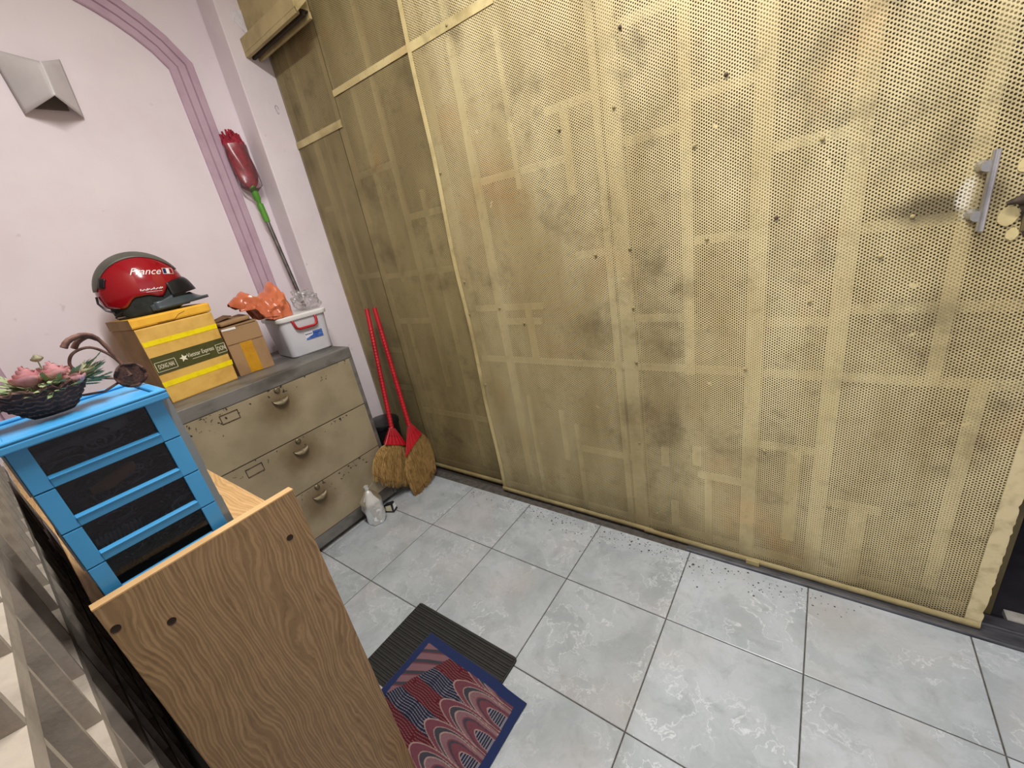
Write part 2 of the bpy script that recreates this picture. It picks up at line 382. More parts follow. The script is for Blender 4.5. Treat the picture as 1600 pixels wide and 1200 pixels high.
for xa, xb, dz, dy in ((GX0, 1.04, 0.004, 0.0), (1.0, GX1, 0.0, 0.003)):
    g.grid(lambda u, v: (xa + (xb - xa) * u, GATE_Y - 0.004 - dy - (0.005 * math.sin(v * math.pi)) - 0.001 * nz((u * 25, v * 2, 1)), 0.010 + dz + 0.026 * v + 0.002 * nz((u * 14, 4, 4))), n, 4)
g.build('foot_strip', M_strip, d2, smooth=60)
rv = G(); rv.lathe([(0.0055, 0.0), (0.005, 0.0022), (0.0025, 0.0038)], 10)
rvm = rv.mesh('rivet', M_strip, 50); rvd = rv.mesh('rivet', M_rust, 50)
for k, (x, z) in enumerate([(1.307, 1.647), (.411, 2.07), (1.259, 1.238), (1.437, 1.272), (1.017, 1.237), (.891, 1.229), (1.015, 1.032), (1.013, .823), (1.003, .471), (1.374, .818), (1.668, 1.144), (1.226, 1.499), (1.032, 1.845),
                            (.997, 1.658), (.804, 1.647), (1.526, 1.444), (1.716, 1.233), (1.529, 1.034), (.233, 1.631), (.236, 1.177), (.225, 1.027), (.231, .664), (.41, 1.05), (.53, .98), (1.63, .345), (1.44, .52)]):
    o = inst('rivet', rvd if k in (0, 3, 12) else rvm, d2, (x, GATE_Y - 0.0026, z), (math.radians(90), 0, 0))
G().box(1.40, 1.445, GATE_Y - 0.016, GATE_Y, 0.006, 0.028).build('guide_block', M_strip, d2, bevel=0.002)
# pull handle
ph = G().tube([(1.8245, GATE_Y - 0.045, 1.352), (1.8245, GATE_Y - 0.045, 1.19)], 0.0068, 14).build('pull_handle', M_chrome, d2, smooth=50, label='chrome pull handle')
for z in (1.322, 1.222):
    G().lathe([(0.013, 0.0), (0.013, 0.004), (0.009, 0.012), (0.0075, 0.030), (0.011, 0.038), (0.011, 0.050)], 14).build('handle_post', M_chrome, ph, smooth=45).matrix_local = Matrix.Translation((1.816, GATE_Y + 0.001, z)) @ Matrix.Rotation(math.radians(90), 4, 'X') @ Matrix.Rotation(math.radians(0), 4, 'Y')
M_white = pm('scuffed_white_paint', '#DDD9CC', '#BFB79E', rough=0.9, scale=60)
# lock cut into the sheet
g = G(); pts = []
for i in range(22):
    a = 2 * math.pi * i / 22; r = 0.034 + 0.012 * nz((i * 1.7, 0, 4)); pts.append((1.915 + r * 0.85 * math.cos(a), 1.235 + 1.9 * r * math.sin(a)))
g.prism(pts, 'y', GATE_Y - 0.003, GATE_Y - 0.0005)
lk = g.build('lock_patch', M_rust, d2)
G().box(1.893, 1.94, GATE_Y - 0.010, GATE_Y - 0.002, 1.175, 1.215).build('lock_plate', M_olive, lk, bevel=0.002)
g = G(); g.tube([(1.862, GATE_Y - 0.014, 1.238), (1.89, GATE_Y - 0.02, 1.246), (1.95, GATE_Y - 0.02, 1.255)], [0.004, 0.012, 0.013], 10); g.build('lock_bolt', M_rust, lk, smooth=50)
for cx, cz, rr in ((1.872, 1.21, .016), (1.878, 1.31, .010), (1.884, 1.17, .010)):
    g = G(); g.prism([(cx + rr * (1 + .4 * nz((i, cx * 9, 2))) * math.cos(i * .524), cz + 1.3 * rr * (1 + .4 * nz((i, cz * 9, 3))) * math.sin(i * .524)) for i in range(12)], 'y', GATE_Y - 0.0035, GATE_Y - 0.0005); g.build('filler_patch', M_strip, lk)

# fixed leaf on the left, set back
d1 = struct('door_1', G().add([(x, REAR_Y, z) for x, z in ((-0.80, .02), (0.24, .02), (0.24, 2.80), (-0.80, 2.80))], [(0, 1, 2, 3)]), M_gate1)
for x, w, z0, z1 in [(-0.785, .03, .02, 2.78), (-0.655, .032, .02, 2.78), (-.56, .014, 1.0, 2.0), (-0.40, .036, .02, 2.78), (-.25, .022, 1.2, 2.1), (-.10, .03, .6, 2.78), (.04, .02, .1, 1.6), (.20, .04, .02, 2.78), (-.30, .02, .3, 1.0)]:
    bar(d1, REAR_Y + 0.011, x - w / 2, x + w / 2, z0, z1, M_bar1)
for x0, x1, z in [(-.79, .22, .045), (-.66, -.40, 1.25), (-.40, -.1, 1.74), (-.40, .2, 1.235), (-.79, -.65, 1.64), (-.4, -.1, .98), (-.42, .2, .41), (-.66, -.4, .55), (-.1, .2, 1.5), (-.79, -.4, .80)]:
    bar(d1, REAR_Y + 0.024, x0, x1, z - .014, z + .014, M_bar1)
def wavy_strip(x0, x1, z, h, nm, slope=0.0):
    g = G(); n = 24
    g.grid(lambda u, v: (x0 + (x1 - x0) * u, REAR_Y - 0.003 - 0.004 * v * (1 - v) - (0.006 * max(0, nz((u * 7, z, 3))) if v < .1 else 0), z + slope * u + h * v), n, 3)
    return g.build(nm, M_strip, d1, solid=0.0015)
wavy_strip(-0.37, 0.20, 2.078, 0.026, 'cover_strip'); wavy_strip(-0.80, -0.37, 1.955, 0.032, 'cover_strip')
g = G(); n = 40
g.grid(lambda u, v: (-0.80 + 1.03 * u, REAR_Y - 0.004 - 0.005 * math.sin(v * math.pi), 0.012 + 0.03 * v), n, 4); g.build('foot_strip', M_strip, d1, smooth=60)
# lap seams down the set-back leaf
bar(d1, REAR_Y - 0.0012, -0.406, -0.403, 0.05, 1.955, M_olive, 0.002, 'sheet_seam')
bar(d1, REAR_Y - 0.0012, -0.372, -0.369, 1.99, 2.75, M_olive, 0.002, 'sheet_seam')
# rear leaf seen through the holes and past the right-hand edge
d3 = struct('door_3', G().box(-0.80, 2.062, 0.462, 0.475, -0.005, 2.8), M_olive)
# overhead rail stub against the pilaster
bm_ = G(); a, b = -0.84, -0.31
bm_.box(a, b, 0.300, 0.372, 2.372, 2.43, 0).box(a, b, 0.330, 0.345, 2.350, 2.372, 1).box(a, b, 0.300, 0.318, 2.352, 2.372, 0).box(a, b, 0.362, 0.374, 2.345, 2.372, 0).box(a, b, 0.318, 0.362, 2.366, 2.373, 1)
tr3 = struct('trim_3', bm_, [M_beam, M_groove], bevel=0.002)
G().box(a + 0.04, -0.36, 0.350, 0.378, 2.43, 2.80).build('fascia_plate', M_beam, tr3)
g = G(); g.grid(lambda u, v: (b - 0.002 + 0.030 * u, 0.30 + 0.06 * v - 0.012 * u, 2.372 + 0.05 * v - 0.028 * u * u), 6, 3); g.build('bent_tab', M_beam, tr3, solid=0.002)
# floor track
tk = struct('trim_2', G().box(1.185, 2.75, 0.345, 0.360, -0.004, 0.010).box(1.185, 2.75, 0.360, 0.450, -0.004, 0.004).box(1.185, 2.75, 0.398, 0.406, 0.004, 0.012), M_track, bevel=0.001)
struct('floor_outside', G().box(-1.2, 4.5, 0.47, 3.0, -0.08, -0.03), M_asphalt)
struct('gap_shade', G().box(-1.0, 1.185, 0.345, 0.47, -0.05, -0.006), M_dark)  # dark slab paints the shade in the gap under the gate
struct('trim_5', G().box(2.10, 3.0, 0.455, 0.51, -0.06, -0.012), M_curb)
struct('wall_outside', G().box(-1.2, 4.5, 3.0, 3.1, -0.1, 3.0).box(-1.2, 4.5, 0.475, 3.0, 2.9, 3.0), M_dark)

# ------------------------------------------------------------------ more materials
M_cabpaint = None
def drawer_mat():
    m = NT('worn_drawer_paint'); v = m.coord('Object'); r = m.n('ObjectInfo').outputs['Random']
    off = m.n('CombineXYZ', {0: m.math('MULTIPLY', r, 31.0), 1: m.math('MULTIPLY', r, 17.0), 2: 0.0}).outputs[0]
    vo = m.vmath('ADD', v, off)
    c = m.mix(m.ramp(m.noise(vo, 5, 6), 0.35, 0.7), lin('#9C8F75'), lin('#897D64'))
    # hand grime rubbed round the pull
    d = m.vmath('LENGTH', m.vmath('MULTIPLY', m.vmath('SUBTRACT', v, (0, 0, 0.045)), (0, 8.5, 9.0)))
    d = m.math('ADD', d, m.math('MULTIPLY', m.math('SUBTRACT', m.noise(vo, 12, 5), 0.5), 0.7))
    g = m.math('SUBTRACT', 1.0, m.ramp(d, 0.25, 1.15)); c = m.mix(m.math('MULTIPLY', g, 0.75), c, lin('#5E4A2E'))
    # chipped paint spots, denser along the top edge
    sp = m.noise(vo, 55, 3, 0.6); zz = m.n('SeparateXYZ', {0: v}).outputs[2]
    top = m.math('MULTIPLY', m.ramp(zz, 0.0, 0.125), 0.11)
    pat = m.math('MULTIPLY', m.ramp(m.noise(vo, 7, 2), 0.45, 0.6), 0.07)
    chip = m.math('GREATER_THAN', m.math('ADD', m.math('ADD', sp, top), pat), 0.79)
    c = m.mix(chip, c, lin('#2E2822')); m.base(c); m.p(rough=0.5, spec=0.4); return m.mat
M_drawer = drawer_mat()
M_cabframe = pm('worn_grey_steel', '#7A7772', '#55524D', rough=0.5, metal=0.25, scale=9, lo=.4, hi=.65, stretch=(1, .5, 1))
M_brass = pm('dull_metal', '#8B8068', '#5C5342', rough=0.45, metal=0.7, scale=60)
M_black = pm('black_plastic', '#16171A', '#1F2024', rough=0.35, scale=20)
M_blacksoft = pm('black_lining', '#1E2220', '#2A2F2E', rough=0.85, scale=40)
M_red = pm('glossy_red_shell', '#980E1C', '#8C0C18', rough=0.16, scale=6, coat=0.6)
M_greycap = pm('matt_grey_shell', '#5B5A50', '#4E4D45', rough=0.5, scale=20)
M_visor = pm('dark_grey_visor', '#4A5459', '#3C454A', rough=0.3, scale=10)
M_whiteprint = pm('white_print', '#E8E4E2', rough=0.4)
M_blueprint = pm('navy_print', '#23264F', rough=0.4)
M_foam = pm('yellowed_foam', '#DDB45C', '#C99C48', rough=0.75, scale=14, lo=.35, hi=.75, bump=0.15, bscale=160)
M_foamlid = pm('yellow_foam_lid', '#EDB638', '#DDA02C', rough=0.7, scale=12, bump=0.15, bscale=160)
M_foamside = pm('shaded_foam_side', '#B49468', '#9C7F58', rough=0.8, scale=10)  # browner foam tone paints the shade on the box's left side
M_ytape = pm('bright_yellow_tape', '#F6DF0A', '#E8CC06', rough=0.3, scale=30)
M_gtape = pm('olive_printed_tape', '#4C4C24', '#424220', rough=0.3, scale=30)
M_card = pm('brown_cardboard', '#A07F5A', '#8C6D4A', rough=0.85, scale=8)
M_cardin = pm('cardboard_edge', '#7A5A3C', '#5C412A', rough=0.9, scale=30)
M_tan = pm('amber_tape', '#C58E10', '#B37E0E', rough=0.25, scale=30)
M_tub = pm('milky_plastic', '#C9C9CE', '#B9BAC2', rough=0.3, scale=4)
M_tublid = pm('white_plastic_lid', '#DEDDDA', '#CFCDC8', rough=0.35, scale=6)
M_redplast = pm('red_plastic', '#B31A26', '#9A1420', rough=0.35, scale=12)
M_lblue = pm('label_blue', '#3557A8', '#5E86C8', rough=0.4, scale=30)
M_lwhite = pm('label_white', '#DADDE4', rough=0.4)
M_orange = pm('orange_plastic_film', '#CE7450', '#B65E3C', rough=0.28, scale=10, bump=0.3, bscale=25)
M_clearbag = clear('clear_film', '#FAFAFA', 0.0, '#E4E4E6', 0.09, 0.22, 0.8)
M_milkbag = clear('milky_film', '#F0F0F0', 0.0, '#D4D2CE', 0.72, 0.3)
M_clear = clear('clear_smoky_plastic', '#C8CCCC', 0.04, '#8C9494', 0.55, 0.25)
M_pane = clear('dark_clear_pane', '#C4C8CC', 0.0, '#6A6C74', 0.016, 0.10, 0.55)
M_blue = pm('sky_blue_plastic', '#3F93C8', '#3A8ABF', rough=0.38, scale=6)
M_cable = pm('black_cable', '#34343B', '#4A4950', rough=0.45, scale=20)
M_cableg = pm('grey_cable', '#B4B2B8', '#8E8C92', rough=0.5, scale=20)
M_tan2 = pm('tan_card', '#C88A58', '#AE784C', rough=0.7, scale=20)
M_mop = pm('dark_red_microfibre', '#A82A3C', '#841A2C', rough=0.9, scale=60, bump=0.5, bscale=120)
M_green = pm('green_plastic', '#5C9A34', '#4C8A2A', rough=0.4, scale=10)
M_steel = pm('brushed_pole', '#8C8A88', '#6E6C6A', rough=0.28, metal=0.9, scale=20)
M_sconce = pm('brushed_silver', '#D6D2D2', '#CAC6C6', rough=0.42, metal=0.12, scale=5)
M_sconcein = pm('sconce_back', '#6E655C', rough=0.7)
M_straw = pm('broom_straw', '#A8874E', '#6E5228', rough=0.85, scale=1, lo=.35, hi=.65, stretch=(260, 260, 9))
M_strawtip = pm('straw_fibre', '#B8955A', '#8A6836', rough=0.85, scale=30)
M_wick = pm('dark_wicker', '#4A2C20', '#2A1812', rough=0.8, scale=50, bump=0.6, bscale=120)
M_vine = pm('brown_vine', '#6B4A3E', '#4A3029', rough=0.75, scale=60, bump=0.4, bscale=100)
M_rose = pm('dusty_pink_petal', '#D9A0A4', '#C27F88', rough=0.7, scale=40)
M_leaf = pm('pale_green_leaf', '#8A966C', '#6A7A50', rough=0.7, scale=30)
M_cream = pm('cream_petal', '#C9C4A8', '#A8A488', rough=0.7, scale=40)
M_mat = pm('black_rubber_mat', '#2B2A27', '#211F1D', rough=0.8, scale=50, stretch=(1, 6, 1))
M_drink = pm('grey_cup', '#8E8C88', '#74726E', rough=0.4, scale=12)

def oak(name, a, b, c, across, along):
    m = NT(name); xyz = m.n('SeparateXYZ', {0: m.coord('Object')})
    u, w = xyz.outputs[across], xyz.outputs[along]
    q = m.n('CombineXYZ', {0: u, 1: m.math('MULTIPLY', w, 0.38), 2: 0.0}).outputs[0]
    n1 = m.math('SUBTRACT', m.noise(q, 5.5, 2, 0.5), 0.5); n2 = m.math('SUBTRACT', m.noise(q, 26.0, 3, 0.55), 0.5)
    t = m.math('ADD', u, m.math('ADD', m.math('MULTIPLY', n1, 0.17), m.math('MULTIPLY', n2, 0.016)))
    sn = m.math('SINE', m.math('MULTIPLY', t, 930.0)); sn2 = m.math('SINE', m.math('ADD', m.math('MULTIPLY', t, 287.0), 1.3))
    band = m.math('ADD', m.math('MULTIPLY', sn, 0.34), m.math('MULTIPLY', sn2, 0.22))
    band = m.math('ADD', m.math('ADD', band, 0.5), m.math('MULTIPLY', n2, 0.9))
    fv = m.n('CombineXYZ', {0: m.math('MULTIPLY', t, 420.0), 1: m.math('MULTIPLY', w, 16.0), 2: 0.0}).outputs[0]
    col = m.mix(m.ramp(band, 0.15, 0.95), lin(b), lin(a))
    col = m.mix(m.math('MULTIPLY', m.ramp(m.noise(fv, 1.0, 3, 0.6), 0.48, 0.70), 0.65), col, lin(c))
    col = m.mix(m.math('MULTIPLY', m.ramp(m.noise(q, 4.5, 3), .45, .72), .35), col, lin(b))
    m.base(col); m.p(rough=0.42, spec=0.35); return m.mat
M_oak = oak('oak_laminate', '#9E815C', '#836848', '#6A5236', 1, 2)
M_oaktop = oak('pale_oak_laminate', '#C5A070', '#AC8858', '#94714A', 1, 0)
M_edge = pm('lit_edge_band', '#C9A372', '#BB9464', rough=0.5, scale=10)  # pale tone paints the light on the panel's top edge
M_hole = pm('dark_hole', '#2A1C10', rough=1.0)

# ------------------------------------------------------------------ wall sconce
sc = root('wall_sconce', (WX, -0.474, 2.17), 0, 'folded silver metal wall sconce high on the pink wall inside the arch', 'lamp')
TL, TR, BL, BR = (0.012, -0.095, 0.125), (0.012, 0.094, 0.118), (0.012, -0.084, -0.083), (0.012, 0.084, -0.083)
RT, RB = (0.085, 0.016, 0.075), (0.148, -0.005, -0.052)
def lerp(a, b, t): return tuple(x + (y - x) * t for x, y in zip(a, b))
ML, MR, MM = lerp(TL, BL, .62), lerp(TR, BR, .62), lerp(RT, RB, .62)
MM = (MM[0] + 0.004, MM[1], MM[2])
for nm, q in (('left_wing', [TL, RT, MM, RB, BL, ML]), ('right_wing', [RT, TR, MR, BR, RB, MM])):
    g = G()
    A, B, D, E = (TL, RT, BL, RB) if nm == 'left_wing' else (RT, TR, RB, BR)
    g.grid(lambda u, v: lerp(lerp(A, B, u), lerp(D, E, u), v), 10, 10)
    g.build('wing', M_sconce, sc, smooth=60, solid=0.003)
G().tube([RT, MM, RB], 0.0022, 6).build('ridge', M_whiteprint, sc)  # white tube paints the highlight along the fold
G().box(0.001, 0.012, -0.05, 0.05, -0.06, 0.09).build('back_plate', M_sconcein, sc)

# ------------------------------------------------------------------ steel filing cabinet in the corner
cab = root('filing_cabinet', (-0.40, -0.32, 0), 0, 'low three-drawer steel filing cabinet, dirty beige with grey frame, against the pink wall', 'cabinet')
f = G(); xb = -0.545
f.box(xb, 0, -0.42, 0.42, 0.889, 0.945).box(xb, 0, 0.400, 0.42, 0.03, 0.889).box(xb, 0, -0.42, -0.400, 0.03, 0.889).box(xb, -0.002, -0.400, 0.400, 0.03, 0.096).box(xb, xb + .01, -.40, .40, .096, .889)
f.box(xb + .05, -0.06, -0.36, 0.36, 0.0, 0.03)
f.build('frame', M_cabframe, cab, bevel=0.003)
dm = G().box(-0.02, 0.0, -0.3985, 0.3985, -0.1295, 0.1295).mesh('drawer', M_drawer)
cup = G()
def cupf(u, v):
    a = math.pi * u; y = -0.036 * math.cos(a); d = math.sin(a)
    return (0.001 + 0.020 * math.sin(v * math.pi * .5) * d ** .6, y, -0.022 * d * (1 - math.cos(v * math.pi * .5)) * 1.0 + 0.004 - 0.006 * d)
cup.grid(cupf, 14, 5); cupm = cup.mesh('cup_pull', M_brass, 60)
lockm = G().lathe([(0.0125, 0), (0.0125, 0.006), (0.009, 0.009), (0.009, 0.007), (0.004, 0.007), (0.004, 0.010)], 16).mesh('lock', M_brass, 50)
hg = G()
hg.box(0, .002, -.036, .036, .017, .020).box(0, .002, -.036, .036, -.020, -.017).box(0, .002, -.036, -.033, -.020, .020).box(0, .002, .033, .036, -.020, .020)
hm = hg.mesh('label_holder', M_rust)
for i, z in enumerate((0.758, 0.4935, 0.229)):
    d = inst('drawer', dm, cab, (0, 0, z))
    o = inst('cup_pull', cupm, d, (0, 0.008, 0.075)); md = o.modifiers.new('s', 'SOLIDIFY'); md.thickness = 0.002
    inst('lock', lockm, d, (0, 0.01, 0.118), (0, math.radians(90), 0))
    inst('label_holder', hm, d, (0, -0.20, 0.088))

# ------------------------------------------------------------------ foam box
fb = root('foam_box', (-0.565, -0.505, 0.945), math.radians(5), 'yellowed foam shipping box with bright yellow tape, on the cabinet under the red helmet', 'box')
def taper(x0, x1, y0, y1, z0, z1, e):
    return [(x0 + e, y0 + e, z0), (x1 - e, y0 + e, z0), (x1 - e, y1 - e, z0), (x0 + e, y1 - e, z0), (x0, y0, z1), (x1, y0, z1), (x1, y1, z1), (x0, y1, z1)]
def box_sides(v):   # material 1, the shaded tone, on the -y side
    return G().add(v, [(0,3,2,1),(4,5,6,7),(1,2,6,5),(2,3,7,6),(3,0,4,7)], 0).add([v[0], v[1], v[5], v[4]], [(0,1,2,3)], 1)
box_sides(taper(-0.25, 0, -0.140, 0.140, 0, 0.315, 0.007)).build('body', [M_foam, M_foamside], fb, bevel=0.006)
box_sides(taper(-0.254, 0.003, -0.143, 0.143, 0.317, 0.355, 0.0)).build('lid', [M_foamlid, M_foamside], fb, bevel=0.007)
def tx(z): return -0.007 * (1 - z / 0.315)
def tape(z0, z1, m, nm, y0=-0.139, y1=0.139):
    g = G()
    g.add([(tx(z0) + .0012, y0 + .004, z0), (tx(z0) + .0012, y1 - .004, z0), (tx(z1) + .0012, y1 - .002, z1), (tx(z1) + .0012, y0 + .002, z1)], [(0, 1, 2, 3)])
    return g.build(nm, m, fb)
tape(0.242, 0.262, M_ytape, 'yellow_tape'); tape(0.072, 0.094, M_ytape, 'yellow_tape')
gt = tape(0.125, 0.198, M_gtape, 'printed_tape')
def print_on(parent, body, size, y, z, mat, nm, shear=0, sx=1.0):
    v, fc = text_geo(body, size, shear); g = G()
    g.add([(tx(z) + .0020 , y + p[0] * sx, z + p[1]) for p in v], fc); return g.build(nm, mat, parent)
M_tprint = pm('cream_print', '#E9E2C8', rough=0.4)
print_on(gt, 'DONG NAI', 0.025, -0.096, 0.155, M_tprint, 'lettering', 0, 0.44)
print_on(gt, 'DON', 0.027, 0.117, 0.155, M_tprint, 'lettering', 0, 0.52)
print_on(gt, 'Vietstar Express', 0.025, 0.036, 0.166, M_tprint, 'lettering', 0.1, 0.64)
g = G()
g.box(tx(.15) + .0014, tx(.15) + .0017, -.002, .066, .1475, .149)
for y0, y1 in ((-0.132, -0.060), (0.097, 0.136)):
    for a, b, c, d in ((y0, y1, .136, .1375), (y0, y1, .174, .1755), (y1 - .0015, y1, .136, .1755), (y0, y0 + .0015, .136, .1755)): g.box(tx(.15) + .0014, tx(.15) + .0018, a, b, c, d)
st = []
for k in range(10):
    a = math.pi / 2 + k * math.pi / 5 + 0.15; r = 0.016 if k % 2 == 0 else 0.0070; st.append((-0.030 + r * math.cos(a), 0.163 + r * math.sin(a)))
g.prism(st, 'x', tx(.16) + .0013, tx(.16) + .0022); g.build('star_emblem', M_tprint, gt)
# crack in the lid front
G().tube([(0.0035, -0.06, 0.322), (0.0035, 0.0, 0.321), (0.0035, 0.02, 0.336), (0.0035, 0.045, 0.343)], 0.0009, 4).build('crack', M_cardin, fb)

# ------------------------------------------------------------------ motorcycle helmet on the foam box
he = root('motorcycle_helmet', (-0.690, -0.525, 1.3015), math.radians(81), 'glossy red open-face motorcycle helmet with grey crown and dark visor on foam box', 'helmet')
AF, AS, AU, U0 = 0.142, 0.112, 0.150, 0.092       # local +x is the helmet's front
def ell(th, ph, k=1.0): return (AF * k * math.sin(th) * math.cos(ph), AS * k * math.sin(th) * math.sin(ph), U0 + AU * k * math.cos(th))
def low(ph):                                       # lower rim height of the shell
    c = math.cos(ph); K = [(-1.0, .050), (-.62, .040), (-.28, .074), (-.05, .074), (.28, .058), (.52, .096), (.7, .112), (1.0, .116)]
    for (c0, u0), (c1, u1) in zip(K, K[1:]):
        if c <= c1 + 1e-9:
            t = (c - c0) / (c1 - c0); t = t * t * (3 - 2 * t); return u0 + (u1 - u0) * t
    return .114
def thmax(ph): return math.acos(max(-0.9, min(0.9, (low(ph) - U0) / AU)))
def shell_fn(k):
    def fn(u, v):
        ph = 2 * math.pi * u; th = thmax(ph) * v
        x, y, z = ell(th, ph, k)
        if x < 0: x *= 1.04
        return (x, y, z)
    return fn
G().grid(shell_fn(1.0), 64, 24, wrap=True).build('shell', M_red, he, smooth=60, solid=0.004, off=-1)
def side_pt(al, be, k):                            # al along the length, be across
    return (AF * k * math.sin(al) * math.cos(be) * (1.04 if al < 0 else 1), AS * k * math.sin(be), U0 + AU * k * math.cos(al) * math.cos(be))
g = G()
def capf(u, v):
    al = math.radians(-80 + 146 * u); w = math.radians(20 + 14 * math.sin(math.pi * min(1, max(0, u * 1.05))) ** .7)
    be = -w + 2 * w * v; return side_pt(al, be, 1.016)
g.grid(capf, 28, 12); g.build('crown_panel', M_greycap, he, smooth=60, solid=0.003)
for sgn in (-1, 1):
    for al, be in ((-66, 33),):
        g = G(); g.grid(lambda u, v: side_pt(math.radians(al + (u - .5) * 17), sgn * math.radians(be + (v - .5) * 12), 1.021), 6, 4); g.build('air_vent', M_black, he, smooth=60, solid=0.003)
li = G()
def linf(u, v):
    ph = 2 * math.pi * u; c = math.cos(ph); top = low(ph) + 0.02
    lo_ = 0.0 if c < 0.55 else 0.0 + (c - .55) * 0.05
    k = 0.90 - 0.05 * v
    if c < -0.75: lo_ = 0.012
    return (AF * k * c * (1.0 if c > 0 else .97), AS * k * math.sin(ph), top + (lo_ - top) * v)
li.grid(linf, 48, 6, wrap=True); li.build('lining', M_blacksoft, he, smooth=60, solid=0.012)
def visor(ua, ub, len0, spread, nm, mat, drop, z_in, z_out, lift):
    g = G()
    def vf(u, v):
        ph = math.radians(-spread + 2 * spread * u); c = max(0.0, math.cos(ph)) ** 1.5
        r = 1.0 + v * (len0 * c)
        z = z_in + (z_out - z_in) * v + lift * math.sin(v * math.pi) - drop * (1 - math.cos(ph))
        if nm == 'peak': z += 0.004 * v * v * c
        return (AF * .985 * r * math.cos(ph) + ua * v * c, AS * .985 * (1 + .06 * v) * math.sin(ph), z)
    g.grid(vf, 30, 8); return g.build(nm, mat, he, smooth=60, solid=0.011 if nm == 'peak' else 0.004)
visor(0.0, 0, 0.20, 62, 'visor', M_black, 0.025, 0.118, 0.062, 0.012)
visor(0.012, 0, 0.36, 90, 'peak', M_visor, 0.008, 0.050, 0.020, -0.008)
for sgn in (1, -1):
    g = G(); g.grid(lambda u, v: (AF * (.965 + .02 * math.sin(math.pi * v)) * math.cos(math.radians(sgn * (30 + 65 * u))), AS * 1.01 * math.sin(math.radians(sgn * (30 + 65 * u))), 0.004 + 0.020 * u * 0 + (0.076 - .03 * u) * v * (1 - .5 * u) + .006), 12, 4); g.build('ear_flap', M_visor, he, smooth=60, solid=0.006)
g = G(); g.tube([(-0.10, -0.066, 0.03), (-0.125, -0.06, 0.012), (-0.118, -0.055, 0.004), (-0.085, -0.07, 0.006)], 0.003, 6); g.build('strap', M_black, he, smooth=60)
g = G(); g.tube([(-0.147, -0.03 + .0, 0.10), (-0.152, -0.03, 0.075), (-0.140, -0.03, 0.045), (-0.118, -0.045, 0.03)], 0.004, 6); g.build('rear_clip', M_black, he, smooth=60)
def dec_pt(x, u, k=1.008):                          # a point on the camera-side flank given length and height
    q = max(0.0, 1 - (x / AF) ** 2 - ((u - U0) / AU) ** 2); return (x * k, -AS * k * math.sqrt(q) - .0006, U0 + (u - U0) * k)
ca, sa = math.cos(math.radians(-9)), math.sin(math.radians(-9))
def dec_r(x, u, k=1.008): return dec_pt(.028 + x * ca - u * sa, .158 + x * sa + u * ca, k)
v, fc = text_geo('France', 0.036, 0.45); g = G(); g.add([dec_r(p[0] * .98 - .008, p[1]) for p in v], fc); g.build('lettering', M_whiteprint, he)
g = G()
for k in range(3): g.grid(lambda u, v: dec_r(.050 + .0105 * (k + u), -.009 + .020 * v, 1.011), 3, 3, mi=k)
g.build('flag_sticker', [M_blueprint, M_whiteprint, M_red], he)
g = G(); g.grid(lambda u, v: dec_r(.0485 + .0345 * u, -.0105 + .023 * v, 1.0085), 4, 4); g.build('sticker_border', M_whiteprint, he)
g = G()   # tiny script line lower down
for k in range(14):
    x0 = -.050 + k * .0052; h = .004 if k % 4 else .007
    g.grid(lambda u, v: dec_pt(.030 + x0 + .0036 * u + .0015 * v, .092 - .004 * k / 14 + h * v - .0012 * math.sin(k * 2.3)), 2, 2)
g.grid(lambda u, v: dec_pt(-.004 + .05 * u, .084 - .004 * u + .0012 * v), 6, 1)
g.build('small_print', M_whiteprint, he)

# ------------------------------------------------------------------ cardboard carton
ct = root('cardboard_carton', (-0.600, -0.275, 0.945), math.radians(-4), 'small brown cardboard carton with amber tape between foam box and plastic tub', 'box')
G().box(-0.20, 0, -0.080, 0.078, 0, 0.225).build('body', M_card, ct, bevel=0.002)
G().add([(0.0012, -0.030, 0.004), (0.0012, 0.022, 0.002), (0.0012, 0.022, 0.150), (0.0012, -0.030, 0.150)], [(0, 1, 2, 3)]).build('amber_tape', M_tan, ct)
G().add([(0.0015, -0.078, 0.150), (0.0015, 0.076, 0.150), (0.0015, 0.076, 0.153), (0.0015, -0.078, 0.153)], [(0, 1, 2, 3)]).build('fold_line', M_cardin, ct)
g = G(); g.hexa([(-.165, -.082, .226), (.002, -.076, .226), (.002, .074, .228), (-.165, .074, .230), (-.165, -.082, .230), (.002, -.076, .230), (.004, .074, .236), (-.165, .074, .238)]); g.build('flap', M_card, ct)
g = G(); g.hexa([(-.15, -.085, .232), (-.012, -.070, .236), (-.010, .058, .242), (-.15, .060, .246), (-.15, -.085, .252), (-.012, -.070, .254), (-.010, .058, .262), (-.15, .060, .266)]); g.build('flap', M_card, ct, bevel=0.006)
g = G(); g.hexa([(-.18, -.080, .250), (-.06, -.085, .254), (-.06, .0, .268), (-.18, .0, .268), (-.18, -.080, .254), (-.06, -.085, .258), (-.06, .0, .273), (-.18, .0, .274)]); g.build('flap', M_cardin, ct)
G().add([(0.0016, -0.078, 0.218), (0.0016, -0.02, 0.216), (0.0016, -0.02, 0.226), (0.0016, -0.078, 0.226)], [(0, 1, 2, 3)]).build('clear_tape', M_whiteprint, ct)

